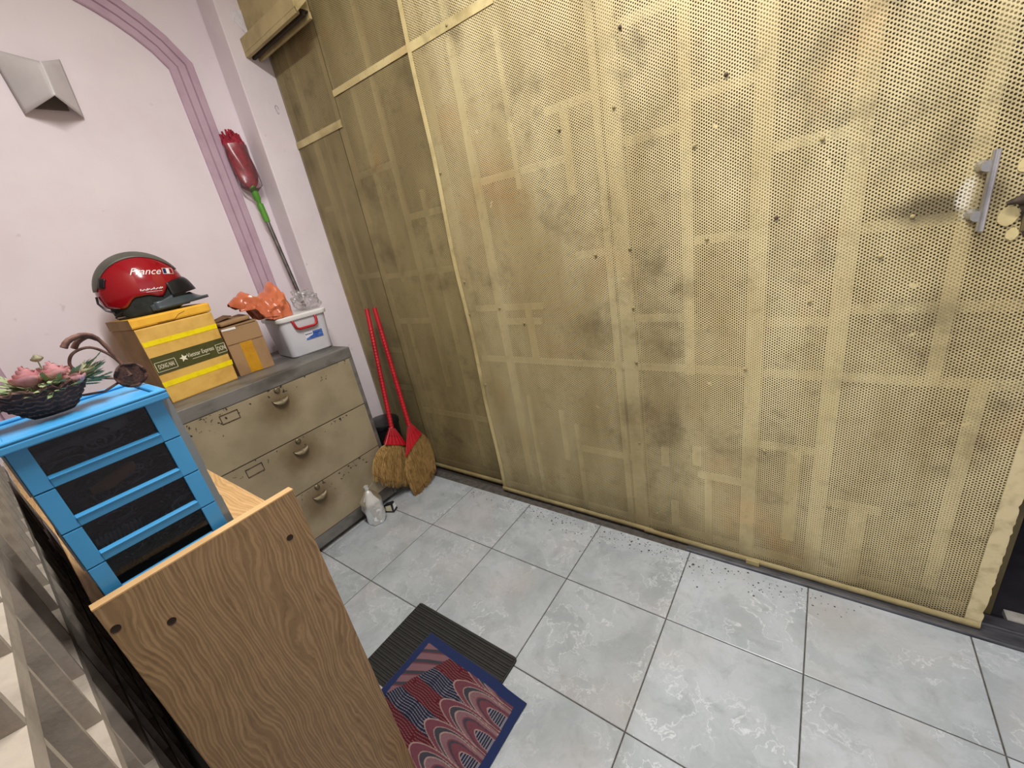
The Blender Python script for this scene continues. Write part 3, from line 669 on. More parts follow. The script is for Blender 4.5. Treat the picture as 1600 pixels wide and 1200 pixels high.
# ------------------------------------------------------------------ plastic tub with lid
tb = root('plastic_tub', (-0.555, -0.004, 0.945), math.radians(-7), 'milky plastic storage tub with white lid and red handle on cabinet end', 'container')
def rrect(x0, x1, y0, y1, r, n=5):
    P = []
    for cx, cy, a0 in ((x1 - r, y1 - r, 0), (x0 + r, y1 - r, 90), (x0 + r, y0 + r, 180), (x1 - r, y0 + r, 270)):
        for k in range(n + 1):
            a = math.radians(a0 + 90 * k / n); P.append((cx + r * math.cos(a), cy + r * math.sin(a)))
    return P
def loft(levels):
    g = G(); n = len(levels[0][0]); vs = []
    for P, z in levels: vs += [(x, y, z) for x, y in P]
    fs = [(i*n+j, i*n+(j+1) % n, (i+1)*n+(j+1) % n, (i+1)*n+j) for i in range(len(levels)-1) for j in range(n)]
    fs += [tuple(range(n-1, -1, -1)), tuple(range((len(levels)-1)*n, len(levels)*n))]
    return g.add(vs, fs)
loft([(rrect(-.225, -.008, -.100, .100, .03), 0.0), (rrect(-.232, -.003, -.106, .106, .03), .006), (rrect(-.240, .010, -.118, .118, .032), .190)]).build('body', M_tub, tb, smooth=35)
loft([(rrect(-.248, .018, -.126, .126, .036), .186), (rrect(-.250, .020, -.128, .128, .036), .190), (rrect(-.250, .020, -.128, .128, .036), .204), (rrect(-.244, .014, -.122, .122, .034), .209)]).build('lid', M_tublid, tb, smooth=35)
hd = G(); hd.tube([(.012, -.058, .184), (.020, -.056, .165), (.020, -.050, .145), (.019, -.036, .138), (.019, .036, .138), (.020, .050, .145), (.020, .056, .165), (.012, .058, .184)], 0.0066, 8)
hd.build('handle', M_redplast, tb, smooth=60)
g = G(); sx_ = lambda z: -.003 + .013 * z / .19 + .0015
g.add([(sx_(.072), -.020, .072), (sx_(.072), .072, .072), (sx_(.112), .072, .112), (sx_(.112), -.020, .112)], [(0, 1, 2, 3)])
lb = g.build('label', M_lwhite, tb)
g = G(); g.add([(sx_(.072) + .0006, -.018, .072), (sx_(.072) + .0006, .071, .072), (sx_(.11) + .0006, .071, .110), (sx_(.11) + .0006, .022, .110), (sx_(.09) + .0006, .020, .092), (sx_(.08) + .0006, -.018, .080)], [(0, 1, 2, 3, 4, 5)]); g.build('label_print', M_lblue, lb)
g = G()
for k in range(4): g.add([(sx_(.1) + .0008, -.017 + k * .009, .098), (sx_(.1) + .0008, -.010 + k * .009, .098), (sx_(.1) + .0008, -.010 + k * .009, .103), (sx_(.1) + .0008, -.017 + k * .009, .103)], [(0, 1, 2, 3)])
g.tube([(sx_(.1) + .001, .030 + .006 * k, .098 + .004 * math.sin(k * 2)) for k in range(7)], .0012, 4)
g.build('label_lettering', M_blueprint, lb)

# crumpled bags on the tub
def crumple(center, rad, seed, amp, nu=56, nv=28, floor_z=None, f0=1.0):
    def fn(u, v):
        ph = 2 * math.pi * u; th = math.pi * v
        d = Vector((math.sin(th) * math.cos(ph), math.sin(th) * math.sin(ph), math.cos(th)))
        q = d * 1.6 * f0 + Vector((seed, seed * 2.3, seed * .7))
        r = 1 + amp * (abs(noise.noise(q)) * 1.8 - .5) + amp * .55 * (abs(noise.noise(q * 2.7)) - .3) + amp * .25 * abs(noise.noise(q * 6))
        p = Vector((d.x * rad[0], d.y * rad[1], d.z * rad[2])) * r
        z = p.z
        if floor_z is not None: z = max(floor_z, z)
        return (center[0] + p.x, center[1] + p.y, center[2] + z)
    return fn
ob = root('orange_bag', (-0.665, -0.105, 1.1565), math.radians(0), 'crumpled orange plastic bag lying on the tub lid above carton', 'bag')
def kp(K, t):
    for (a0, b0), (a1, b1) in zip(K, K[1:]):
        if t <= a1: 
            q = (t - a0) / (a1 - a0); q = q * q * (3 - 2 * q); return b0 + (b1 - b0) * q
    return K[-1][1]
def film(K_top, K_bot, K_dep, y0, y1, seed, amp, x0=0.0, fq=1.0, nu=54, nv=26):
    def fn(u, v):
        H, B, D = kp(K_top, u), kp(K_bot, u), kp(K_dep, u); a = math.pi * v
        y = y0 + (y1 - y0) * u; z = B + (H - B) * math.sin(a) ** .75; x = x0 + D * math.cos(a)
        r1 = 1 - 2.2 * abs(noise.noise(Vector((y * 17 * fq + z * 9, x * 14 * fq, z * 15 * fq + seed)))); r2 = 1 - 2.2 * abs(noise.noise(Vector((y * 30 * fq - z * 34, x * 28 * fq, seed * 2 + z * 22))))
        d = amp * (r1 * .8 + r2 * .5) * min(1, D / .03) * (1 if 0 < u < 1 else .3)
        n = Vector((math.cos(a) * 1.0, .35 * r2, math.sin(a) * .8))
        return (x + n.x * d, y + n.y * d, max(z + n.z * d, B))
    return G().grid(fn, nu, nv)
film([(0, .112), (.10, .122), (.26, .145), (.36, .138), (.54, .104), (.66, .122), (.84, .166), (.93, .135), (1, .03)], [(0, .100), (.15, .078), (.32, .070), (.42, .012), (.55, .0), (1, .0)], [(0, .012), (.15, .030), (.4, .062), (.7, .075), (.9, .060), (1, .02)], -.165, .085, 4.2, .017, .02).build('bag_body', M_orange, ob, smooth=18)
film([(0, .080), (.3, .088), (.7, .05), (1, .02)], [(0, .07), (.25, .069), (.4, .02), (1, .001)], [(0, .008), (.3, .030), (.7, .040), (1, .012)], -.14, .06, 9.1, .012, .055, 1.3, 34, 16).build('bag_fold', M_orange, ob, smooth=18)
cb = root('clear_bag', (-0.640, 0.084, 1.1565), 0, 'crumpled clear plastic bag on tub lid beside the orange bag', 'bag')
g = G(); g.grid(crumple((0, 0, 0.040), (.09, .062, .052), 9.7, .26, floor_z=-0.040), 56, 26, wrap=True); g.build('bag_body', M_clearbag, cb, smooth=70)
g = G(); g.grid(lambda u, v: (-.02 + .03 * nz((u * 4, v * 4, 3)), -.045 + .09 * u, .05 + .05 * v + .02 * nz((u * 7, v * 6, 5))), 14, 10); g.build('bag_ear', M_clearbag, cb, smooth=70)

# ------------------------------------------------------------------ mop in the pilaster corner
mp = root('mop', (-0.735, 0.20, 0.0), 0, 'upturned mop with dark red head in clear sleeve leaning in wall corner', 'mop')
P0, P1 = Vector((0, 0, 0.0)), Vector((-0.150, -0.053, 1.80))
def mpt(t): return P0 + (P1 - P0) * t
G().tube([mpt(0), mpt(.905)], 0.011, 12).build('pole', M_steel, mp, smooth=60)
G().tube([mpt(.900), mpt(.912), mpt(.95), mpt(.952), mpt(.958), mpt(.965), mpt(1.0)], [.014, .016, .016, .010, .011, .017, .016], 12).build('connector', M_green, mp, smooth=50)
ax = (P1 - P0).normalized(); Q = mpt(1.0)
hg = G(); e1 = Vector((0, 1, 0)); e1 = (e1 - ax * e1.dot(ax)).normalized(); e2 = ax.cross(e1)
def mhead(u, v):
    a = 2 * math.pi * u; r = .016 + (.050 - .016) * min(1, v * 4.5) ** .6 + .004 * math.sin(a * 9 + v * 3) * min(1, v * 3); h = .225 * v + (.012 * math.sin(a * 7) if v > .95 else 0)
    p = Q + ax * (h - .01) + e1 * r * math.cos(a) + e2 * r * .62 * math.sin(a); return tuple(p)
hg.grid(mhead, 54, 14, wrap=True); hg.build('mop_head', M_mop, mp, smooth=60)
sg = G()
for k in range(40):
    a = 2 * math.pi * k / 40 + rnd(-.1, .1); rr = rnd(.3, 1.0); b = Q + ax * rnd(.17, .20) + e1 * .045 * rr * math.cos(a) + e2 * .028 * rr * math.sin(a)
    sg.tube([b, b + ax * .03 + e1 * rnd(-.004, .004), b + ax * rnd(.045, .072) + e1 * rnd(-.01, .01)], [.006, .0065, .005], 6)
sg.build('strands', M_mop, mp, smooth=60, kind='stuff')
sv = G()
def sleeve(u, v):
    a = 2 * math.pi * u; r = (.054 + .003 * math.sin(a * 5 + v * 9)) if v > .12 else .020 + .28 * v; p = Q + ax * (-.03 + .225 * v) + e1 * r * math.cos(a) + e2 * r * .68 * math.sin(a); return tuple(p)
sv.grid(sleeve, 36, 16, wrap=True); sv.build('clear_sleeve', M_clearbag if False else clear('sleeve_film', '#F4F0F0', 0.0, '#D8C8CC', 0.05, 0.25), mp, smooth=60)

# ------------------------------------------------------------------ bin and brooms beside the cabinet
bn = root('waste_bin', (-0.56, 0.245, 0), 0, 'black plastic waste bin behind the brooms beside the filing cabinet', 'bin')
G().lathe([(.075, 0), (.080, .01), (.095, .385), (.102, .388), (.102, .402), (.094, .402)], 28, cap1=False).build('body', M_black, bn, smooth=45)
G().lathe([(.098, .403), (.096, .412), (.075, .420), (.0, .424)], 28, cap1=False).build('lid', M_black, bn, smooth=45)

def broom(name, label, top, joint, capL, capR, fanL, fanR, tip, nrm, seed):
    random.seed(seed)
    r = root(name, joint, 0, label, 'broom', 'red-handled straw brooms by the cabinet')
    J = Vector(joint); Lc = lambda p: Vector(p) - J
    top, capL, capR, fanL, fanR, tip = map(Lc, (top, capL, capR, fanL, fanR, tip)); nrm = Vector(nrm).normalized()
    n = 120; g = G(); path = [Vector((0, 0, 0)).lerp(top, k / n) for k in range(n + 1)]
    g.tube(path, [.0125 + (.0022 if k % 3 == 0 else 0) if k < 100 else .013 for k in range(n + 1)], 10); g.build('handle', M_redplast, r, smooth=70)
    # flattened cap
    g = G(); o = nrm * .018; j0 = Vector((0, 0, 0)); wdir = (capR - capL).normalized()
    up = top.normalized()
    vs = [j0 - wdir * .017 - o * .8, j0 + wdir * .017 - o * .8, capR - o * 1.2, capL - o * 1.2, j0 - wdir * .017 + o * .8, j0 + wdir * .017 + o * .8, capR + o * 1.2, capL + o * 1.2]
    g.hexa(vs); cp = g.build('cap', M_redplast, r, bevel=.004)
    g = G()
    for t in (.0, .2, .4, .6, .8, 1.0):
        a = (j0 - wdir * .016).lerp(j0 + wdir * .016, t); b = capL.lerp(capR, t); g.tube([a + o * .85, b + o * 1.22], .0028, 5)
    for t in (.45, .97):
        a = (j0 - wdir * .016).lerp(capL, t); b = (j0 + wdir * .016).lerp(capR, t); g.tube([a + o * (.8 + .42 * t), b + o * (.8 + .42 * t)], .0032, 5)
    g.build('cap_rib', M_redplast, cp)
    # straw: solid core and loose fibres
    cA, cB = capL.lerp(capR, .02), capL.lerp(capR, .98)
    def edge(t, s):           # s 0..1 down the fan, t 0..1 across
        a = cA.lerp(cB, t); b = fanL.lerp(fanR, t) + (tip - fanL.lerp(fanR, .5)) * (4 * t * (1 - t))
        m = a.lerp(b, s); bulge = (t - .5) * .07 * math.sin(math.pi * s ** .8)
        return m + wdir * bulge
    g = G()
    for sgn in (1, -1):
        g.grid(lambda u, v: tuple(edge(u, v * (.90 + .05 * nz((u * 26, 1, 3)))) + nrm * sgn * (.019 * math.sin(math.pi * min(1, max(0, u))) ** .6 * (1 - .35 * v) + .002 * nz((u * 30, v * 2, sgn)))), 40, 14)
    g.build('bristles', M_straw, r, smooth=60)
    g = G()
    for k in range(420):
        t = rnd(.0, 1); d = rnd(-1, 1); s1 = rnd(.92, 1.10); s0 = rnd(.0, .45)
        th = .021 * math.sin(math.pi * t) ** .6
        pts = []
        for q in range(5):
            s = s0 + (s1 - s0) * q / 4; p = edge(t, s) + nrm * d * th * (1.05 - .3 * s) * (1.30 if abs(d) > .5 else 1)
            pts.append(p + wdir * rnd(-.002, .002) * (1 + 2 * s))
        g.tube(pts, [.0015, .0014, .0013, .0011, .0005], 3)
    g.build('loose_fibres', M_strawtip, r, kind='stuff'); return r
broom('broom', 'straw broom with upright red handle, left of the two, against cabinet corner', (-0.500, 0.335, 1.085), (-0.375, 0.178, 0.425), (-0.352, 0.088, 0.372), (-0.352, 0.222, 0.290), (-0.352, -0.040, 0.235), (-0.338, 0.172, 0.066), (-0.345, 0.062, 0.118), (0.93, -0.30, 0.2), 3)
broom('broom', 'straw broom with slanting red cap, right of the two, fan tip on the floor', (-0.452, 0.352, 1.085), (-0.330, 0.265, 0.405), (-0.295, 0.158, 0.262), (-0.312, 0.320, 0.325), (-0.285, 0.138, 0.002), (-0.302, 0.345, 0.070), (-0.288, 0.235, 0.015), (0.80, -0.52, 0.25), 5)
random.seed(21)

# drink bag and little packet on the floor
dk = root('drink_bag', (-0.328, -0.108, 0.0), 0, 'clear plastic cup in a knotted thin bag on floor before the cabinet', 'bag')
G().lathe([(.034, .001), (.036, .004), (.044, .122), (.046, .124), (.046, .128), (.030, .138), (.0, .142)], 24, cap1=False).build('cup', M_drink, dk, smooth=45)
def bagf(u, v):
    a = 2 * math.pi * u; h = .004 + .225 * v
    r = .044 + .012 * math.sin(v * 2.6) if v < .62 else max(.007, .055 - (v - .62) * .155)
    if v > .86: r = .009 + .03 * (v - .86)
    r *= 1 + .14 * nz((math.cos(a) * 2, math.sin(a) * 2, v * 6)) + .06 * nz((math.cos(a) * 5, math.sin(a) * 5, v * 9)); return (r * math.cos(a), r * math.sin(a), h)
G().grid(bagf, 40, 26, wrap=True).build('bag_film', M_milkbag, dk, smooth=40)
g = G()
for s in (-1, 1): g.grid(lambda u, v: (.004 * s + .02 * s * u + .004 * nz((u * 4, v * 3, s)), s * .022 * u - .006 + .012 * v, .203 + .028 * u * (1 if s > 0 else -1.6) + .006 * v), 6, 4)
g.build('knot_ear', M_milkbag, dk, smooth=60, solid=.001)
pk = root('small_packet', (-0.325, -0.015, 0.0), math.radians(25), 'small crushed dark carton with pale label beside the drink bag', 'packet')
g = G(); g.hexa([(-.03, -.02, 0), (.028, -.022, 0), (.03, .022, 0), (-.028, .02, 0), (-.026, -.018, .05), (.024, -.014, .062), (.022, .016, .055), (-.024, .016, .044)]); g.build('body', M_black, pk, bevel=.002)
g = G(); g.add([(.0295, -.018, .016), (.0298, .016, .018), (.0275, .012, .048), (.0285, -.012, .052)], [(0, 1, 2, 3)]); g.build('label', M_lwhite, pk)
g = G(); g.add([(-.02, -.0215, .012), (.02, -.0225, .012), (.018, -.0185, .05), (-.018, -.0195, .042)], [(0, 1, 2, 3)]); g.build('label', M_cream, pk)

# ------------------------------------------------------------------ oak side unit
ok = root('oak_side_unit', (0.740, -0.9328, 0), 0, 'oak laminate side unit carrying the blue drawers, broad end panel facing the room', 'shelf')
OW = 0.152
pn = G().box(-0.018, 0, -OW, OW, 0.002, 0.976).build('end_panel', [M_oak], ok, bevel=0.001)
G().box(-0.0182, 0.0002, -OW - .0002, OW + .0002, 0.9755, 0.978).build('edge_band', M_edge, pn)
for y, z in ((-0.1435, 0.931), (-0.090, 0.886), (0.112, 0.889)):
    g = G(); g.lathe([(.0063, 0), (.0063, .001), (.004, .0004), (.0, .0004)], 14, cap1=False); o = g.build('dowel_hole', M_hole, pn); o.location = (-0.0002, y, z); o.rotation_euler = (0, math.radians(90), 0)
G().prism([(-1.36, -OW - .030), (-.90, -OW - .022), (-.45, -OW), (-.018, -OW), (-.018, .124), (-1.36, .124)], 'z', .926, .944).build('top_board', M_oaktop, ok, bevel=0.001)
G().box(-1.36, -1.342, -OW, 0.124, 0.0, 0.926).build('end_panel', M_oak, ok, bevel=0.001)
G().box(-1.342, -0.018, -OW, -OW + .012, 0.06, 0.926).build('back_panel', M_oak, ok)
for z in (.05, .34, .63): G().box(-1.342, -0.018, -OW + .012, 0.120, z, z + .018).build('shelf_board', M_oaktop, ok)

# ------------------------------------------------------------------ blue drawer unit
KS = 0.736
bl = root('blue_drawer_unit', (0.7048, -0.9794, 0.9442), 0, 'small sky-blue plastic unit of four drawers with dark windows on oak unit', 'drawers'); bl.scale = (KS,) * 3
SZ = [0.379, 0.287, 0.195, 0.105, 0.012]
fr = G()
for yy in (-0.119, 0.1195):
    w = 0.0035
    for i in range(4):
        e = 0.014 if yy > 0 else 0.0
        fr.box(-0.22, -0.008, yy + e - w + (.002 if i % 2 else 0), yy + e + (.002 if i % 2 else 0), SZ[i+1], SZ[i])
        fr.box(-0.22, -0.010, yy - w, yy + e, SZ[i] - 0.003, SZ[i])
fr.box(-0.22, -0.215, -0.12, 0.13, 0.0, 0.38).box(-0.22, -0.006, -0.118, 0.128, 0.0, 0.010)
fr.box(-0.0085, -0.006, 0.119, 0.1335, 0.01, 0.378)
fr.build('frame', M_clear, bl)
tp = G(); tp.box(-0.235, 0.024, -0.128, 0.130, 0.379, 0.394)
tp.box(0.004, 0.024, -0.128, 0.130, 0.394, 0.401).box(-0.235, -0.215, -0.128, 0.130, 0.394, 0.401).box(-0.215, 0.004, 0.112, 0.130, 0.394, 0.401).box(-0.215, 0.004, -0.128, -0.110, 0.394, 0.401)
tp.build('top', M_blue, bl, bevel=0.003)
lp = G()
dfm = []
for i in range(4):
    z1, z0 = SZ[i] - 0.0012, SZ[i+1] + 0.0012; h = z1 - z0
    g = G(); a = -0.005
    yl, yr, wl, wr = -0.118, 0.1185, -0.0895, 0.087
    g.box(a, 0.004, yl, wl, z0, z1).box(a, 0.004, wr, yr, z0, z1)
    # lower rail with a lip that slopes forward and catches the light
    pr = [(a, z0), (0.004, z0), (0.0055, z0 + .0165), (0.0085, z0 + .0185), (0.0080, z0 + .0205), (-0.002, z0 + .0235), (a, z0 + .0235)]
    g.prism([(x, z) for x, z in pr], 'y', wl, wr)
    o = g.build('drawer', M_blue, bl, bevel=0.0012)
    G().box(-0.0045, -0.003, wl, wr, z0 + .02, z1 + .001).build('window_pane', M_pane, o)
    t = G(); t.box(-0.20, -0.006, yl + .002, yr - .002, z0 + .001, z0 + .003).box(-0.20, -0.198, yl + .002, yr - .002, z0, z0 + h * .8).box(-0.2, -0.006, yl + .002, yl + .004, z0, z0 + h * .8).box(-0.2, -0.006, yr - .004, yr - .002, z0, z0 + h * .8)
    t.build('tray', M_clear, o)
nm_ = ['top', 'second', 'third', 'bottom']
for i in range(4):
    random.seed(40 + i)
    zb = 0.787 + SZ[i+1] + 0.006; z_t = SZ[i] - SZ[i+1]
    r = root('cable_bundle', (0.6312, -0.9794, 0.9442 + KS * (zb - 0.787)), 0, 'tangle of black cables behind the window of the blue unit\'s %s drawer' % nm_[i], 'cables', 'cables in the blue drawers'); r.scale = (KS,) * 3
    for q in range(3):
        g = G()
        for k in range(5):
            cx, cy, cz = rnd(-.02, .07), rnd(-.085, .085), rnd(.012, .042); R1, R2 = rnd(.016, .036), rnd(.010, .022); ph = rnd(0, 6); tl = rnd(-.5, .9)
            pts = []
            for s in range(26):
                a = ph + s * .52; y = max(-.108, min(.108, cy + R1 * math.cos(a) + .0012 * s)); z = max(.005, min(z_t - .018, cz + R2 * math.sin(a) * (1 + tl * .2)))
                pts.append((min(.086, cx + .006 * math.sin(s * .7) + tl * .012 * math.sin(a)), y, z))
            g.tube(pts, .0021 if q else .003, 6)
        g.build('cable', M_cable if q < 2 else M_cableg, r, smooth=60)
    g = G()
    if i == 1: g.hexa([(.06, -.05, .03), (.075, -.02, .03), (.075, .03, .05), (.06, .02, .05), (.058, -.05, .045), (.07, -.02, .045), (.07, .03, .066), (.058, .02, .066)]); g.build('tan_card', M_tan2, r)
    elif i == 0: g.hexa([(.0, -.10, .02), (.05, -.10, .03), (.05, .06, .045), (.0, .06, .045), (.0, -.10, .05), (.045, -.10, .05), (.045, .06, .07), (.0, .06, .07)]); g.build('grey_sleeve', M_cableg, r, bevel=.006)
    elif i == 2: g.tube([(.075 + .003 * math.cos(s * 1.1), -.085 + .0045 * s * .28, .022 + .013 * math.sin(s * 1.1)) for s in range(60)], .002, 5); g.build('coiled_cord', M_cableg, r)
random.seed(77)

# ------------------------------------------------------------------ little tricycle planter with flowers
bp = root('bicycle_planter', (0.6188, -1.0000, 1.2405), 0, 'little brown wicker bicycle planter standing on the blue drawer unit', 'planter'); bp.scale = (KS,) * 3
b = G()
def basket(u, v):
    a = 2 * math.pi * u; r = .030 + .042 * v ** .8; rim = (.030 * max(0, -math.sin(a)) ** 2 + .004 * math.sin(a * 14)) * v
    return (r * .72 * math.cos(a), r * (1.0 + .25 * max(0, -math.sin(a)) * v) * math.sin(a) - .012 * v * max(0, -math.sin(a)), .0 + .058 * v + rim)
b.grid(basket, 60, 8, wrap=True); bk = b.build('basket', M_wick, bp, smooth=50, solid=.004)
G().lathe([(.030, .0), (.030, .003), (.0, .003)], 24, cap1=False, sx=.72).build('basket_floor', M_wick, bk)
w = G()
for k in range(30):       # upright stakes
    w.tube([basket(k / 30, t) for t in (0, .25, .5, .75, 1.0, 1.06)], .0017, 5)
for q in range(6):        # woven rounds
    w.tube([tuple(Vector(basket(s / 60, .12 + q * .16)) * (1.0 + (.07 if (s + q) % 2 else .0))) for s in range(60)], .0026, 5, closed=True)
w.build('weave', M_vine, bk)
WC = Vector((.005, .138, .0285)); wh = G()
wh.tube([(WC.x + .004 * math.sin(k), WC.y + .026 * math.cos(k * math.pi / 18), WC.z + .026 * math.sin(k * math.pi / 18)) for k in range(36)], .0032, 7, closed=True)
for k in range(12):
    a = k * math.pi / 6; wh.tube([WC, WC + Vector((0, .025 * math.cos(a), .025 * math.sin(a)))], .0016, 5)
for q in (.010, .017): wh.tube([(WC.x, WC.y + q * math.cos(k * math.pi / 10), WC.z + q * math.sin(k * math.pi / 10)) for k in range(20)], .0018, 5, closed=True)
wh.lathe([(.0235, -.001), (.0235, .001), (.0, .0012)], 20, cap1=False) if False else None
whl = wh.build('wheel', M_wick, bp)
G().lathe([(.024, 0), (.024, .0012), (.0, .0012)], 20, cap1=False).build('wheel_disc', M_wick, whl).matrix_local = Matrix.Translation(WC) @ Matrix.Rotation(math.radians(90), 4, 'Y')
fr = G()
fr.tube(cat([(.0, .062, .062), (.0, .058, .085), (.0, .072, .105), (.0, .100, .108), (.0, .122, .085), (.0, .134, .055), tuple(WC)]), .0030, 7)     # arched fork
fr.tube([(.0, .050, .060), (.0, .080, .045), (.0, .112, .030), tuple(WC)], .0026, 6)
fr.tube([(.0, .050, .016), (.0, .085, .010), (.0, .12, .022)], .0026, 6)
fr.build('frame', M_vine, bp, smooth=60)
hb = G()
q = cat([(.010, .062, .120), (.008, .075, .132), (.004, .100, .136), (.0, .118, .122), (.0, .130, .075), tuple(WC)]); hb.tube(q, [.0062 - .0032 * i / len(q) + .0005 * (i % 2) for i in range(len(q))], 8)
q = cat([(-.012, .078, .113), (-.008, .088, .124), (-.004, .106, .130), (.0, .118, .120)]); hb.tube(q, [.0062 - .002 * i / len(q) for i in range(len(q))], 8)
hb.build('handlebar', M_vine, bp, smooth=60)

flw = root('artificial_flowers', (0.6188, -1.0000, 1.2600), 0, 'dusty pink artificial roses with pale leaves filling the little wicker planter', 'flowers'); flw.scale = (KS,) * 3
def rose(c, R, mat, seed):
    g = G(); random.seed(seed)
    for ring in range(4):
        nP = 3 + ring; rr = R * (.18 + .24 * ring)
        for k in range(nP):
            a0 = 2 * math.pi * k / nP + ring * .7 + rnd(-.2, .2); half = math.pi / nP * 1.25
            def pf(u, v):
                a = a0 + (u - .5) * 2 * half; r = rr * (.45 + .62 * math.sin(v * 2.1)) * (1 + .10 * v * v * (ring - 1)); h = R * (1.75 - .26 * ring) * v * (1 - .20 * (2 * u - 1) ** 2) - R * .6
                return (c[0] + r * math.cos(a), c[1] + r * math.sin(a), c[2] + h)
            g.grid(pf, 6, 4)
    return g.build('rose', mat, flw, smooth=70)
rose((.012, -.008, .052), .024, M_rose, 1); rose((.004, .030, .048), .024, M_rose, 2); rose((.018, .050, .030), .020, M_rose, 3); rose((-.012, .014, .046), .018, M_rose, 4)
rose((.0, .075, .038), .015, M_cream, 5); rose((-.004, .020, .084), .009, M_cream, 6)
G().tube([(-.002, .012, .03), (-.003, .018, .06), (-.004, .020, .084)], .0012, 5).build('stem', M_leaf, flw)
random.seed(5)
lg = G()
for k in range(90):       # fern-like sprays
    a = rnd(0, 2 * math.pi); L = rnd(.022, .044); b0 = Vector((.016 * math.cos(a), .02 + .040 * math.sin(a), rnd(.014, .034))); d = Vector((math.cos(a) * .85, math.sin(a) * 1.0, rnd(-.35, .8)))
    for q in range(5):
        t = .35 + q * .16; p = b0 + d * L * t; sd = Vector((-d.y, d.x, 0)).normalized()
        for s in (-1, 1):
            tip = p + (sd * s * .7 + d) * .013; m = p + (sd * s * .7 + d) * .006; w = d.cross(Vector((0, 0, 1))).normalized() * .0022 + Vector((0, 0, .0016))
            lg.add([p, m + w, tip, m - w], [(0, 1, 2, 3)])
    lg.tube([b0, b0 + d * L], .0007, 4)
lg.build('leaf_spray', M_leaf, flw, kind='stuff')
random.seed(9)

# ------------------------------------------------------------------ doormat and printed cloth
dmt = root('doormat', (0.5625, -0.528, 0), 0, 'black ribbed rubber doormat on the tiles, partly under the printed cloth', 'mat')
G().prism(rrect(-.2475, .2475, -.152, .152, .012, 3), 'z', 0.0, 0.008).build('backing', M_mat, dmt, bevel=0.002)
rib = [(-.244, 0, 0.008), (.244, 0, 0.008)]
def ribm(w, h):
    g = G(); g.prism([(-w, .0075), (w, .0075), (w * .6, h), (-w * .6, h)], 'x', -.243, .243); return g.mesh('rib', M_mat)
RA, RB = ribm(.0042, .0120), ribm(.0026, .0105)
y = -.146; k = 0
while y < .147:
    inst('rib', RA if k % 3 else RB, dmt, (0, y, 0)); y += .0098 if k % 3 else .0076; k += 1

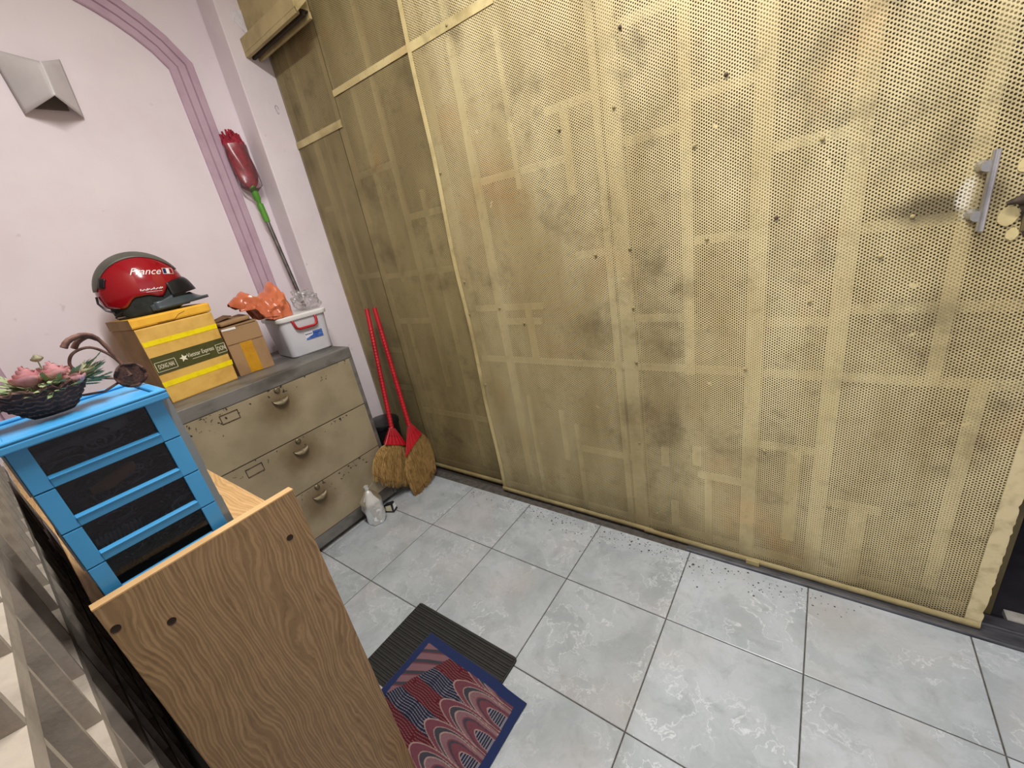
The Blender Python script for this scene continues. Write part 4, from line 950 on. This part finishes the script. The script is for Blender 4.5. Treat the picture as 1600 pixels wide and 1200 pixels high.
def cloth():
    X0, X1, Y1, Y0 = 0.464, 0.914, -0.458, -0.770
    NXC, NYC = 300, 208
    me_v, cols, fs = [], [], []
    pink, rosep, grey, cream_, navy, red, white, border = [lin(h) for h in ('#6E5056', '#5E343E', '#34343C', '#8A726E', '#10152A', '#4C0E1C', '#6A6872', '#1C284E')]  # print colours darkened to carry the oak panel's shade
    def pat(x, y):
        s = x - X0; t = Y1 - y; L = X1 - X0; H = Y1 - Y0
        wob = .004 * nz((x * 12, y * 12, 2))
        if min(s, L - s, t) < .026 + wob: return border
        if t < .033: return border
        a = (L - .030) - s; r2 = None
        # arches, bases along the +x hem
        sp = .066; k = round((t - .015) / sp)
        best = None
        for kk in (k - 1, k, k + 1, k + 2):
            bt = t - (.015 + kk * sp)
            A = a + wob
            def ins(h, w): return A >= -.01 and (abs(bt) < w * math.sqrt(max(0, 1 - (max(0, A) / h) ** 2)) if A < h else False)
            lay = None
            for h, w, col in ((.215, .042, cream_), (.209, .0395, rosep), (.172, .036, cream_), (.168, .034, grey), (.146, .033, cream_), (.140, .0305, pink), (.112, .026, rosep), (.106, .024, grey), (.096, .022, rosep), (.064, .018, cream_), (.060, .0165, navy)):
                if ins(h, w): lay = (h, col)
            if lay:
                col = lay[1]
                if col == navy and (int(a / .0042) % 2 == 0): col = white
                if best is None or kk > best[0]: best = (kk, col)
        if best and a < .215: 
            col = best[1]
            if nz((x * 160, y * 160, 1)) > .25: col = tuple(c * .86 for c in col[:3]) + (1,)
            return col
        # corner of pink woven bands cut off slantwise
        if s + t * .55 < .155 + .006 * nz((t * 30, 0, 3)):
            q = (s * .45 + t * .9 + wob) / .020
            return grey if (q % 1.9) > 1.35 else (pink if (q % 1.9) > .25 else rosep)
        # red and navy stripe bands
        band = int((t + .02) / .052) % 2; q = (t + .0035 * math.sin(s * 55)) / .0074
        return (white if q % 1 > .72 else navy) if band == 0 else (tuple(c * .55 for c in cream_[:3]) + (1,) if q % 1 > .82 else red)
    def zz(x, y):
        def st(a): a = max(0, min(1, a)); return a * a * (3 - 2 * a)
        onmat = (1 - st((x - .805) / .035)) * st((y + .72) / .035)
        return .0042 + .0105 * onmat + .0022 * (1 + nz((x * 9, y * 9, 0))) + .0012 * nz((x * 24, y * 24, 4))
    for i in range(NXC + 1):
        for j in range(NYC + 1):
            x = X0 + (X1 - X0) * i / NXC; y = Y0 + (Y1 - Y0) * j / NYC
            bx = x + .008 * nz((y * 6, 1, 1)) + .010 * (y - Y1) / (Y1 - Y0) * .5; by = y - .045 * (x - X0) + .006 * nz((x * 6, 2, 2))
            me_v.append((bx, by, zz(bx, by))); cols.append(pat(x, y))
    m1 = NYC + 1
    fs = [(i*m1+j, (i+1)*m1+j, (i+1)*m1+j+1, i*m1+j+1) for i in range(NXC) for j in range(NYC)]
    me = bpy.data.meshes.new('printed_cloth'); me.from_pydata(me_v, [], fs)
    at = me.color_attributes.new('print', 'FLOAT_COLOR', 'POINT'); at.data.foreach_set('color', [c for q in cols for c in q])
    m = NT('printed_cloth'); c = m.n('Attribute', attribute_name='print').outputs['Color']; m.base(c); m.p(rough=0.9, spec=0.15, sheen=0.2)
    m.bump(m.n('TexWave', {'Vector': m.coord('Object'), 'Scale': 300.0}).outputs[1], 0.15, 0.0006); me.materials.append(m.mat)
    me.polygons.foreach_set('use_smooth', [True] * len(me.polygons)); me.update()
    o = bpy.data.objects.new('printed_cloth', me); C.objects.link(o); md = o.modifiers.new('s', 'SOLIDIFY'); md.thickness = .0025; md.offset = -1
    return tag(o, 'navy-edged printed cloth with pink arches and red stripes, spread over the doormat', 'rug')
cloth()

# dust swept against the gate foot
random.seed(31); g = G()
for k in range(520):
    x = rnd(-.05, 1.75); y = .335 - abs(random.gauss(0, .05)) - .004
    if rnd(0, 1) < .5: x = rnd(.35, 1.6)
    r = abs(random.gauss(0, .0013)) + .0006; a = rnd(0, 3)
    g.add([(x + r * math.cos(a + q * 1.257) * rnd(.7, 1.4), y + r * math.sin(a + q * 1.257) * rnd(.7, 1.4), .0004) for q in range(5)] + [(x, y, .0004 + r * .6)], [(0, 1, 5), (1, 2, 5), (2, 3, 5), (3, 4, 5), (4, 0, 5)])
tag(g.build('floor_dust', M_dust), 'dark specks of dust scattered on the tiles along the gate foot', 'dust', kind='stuff')
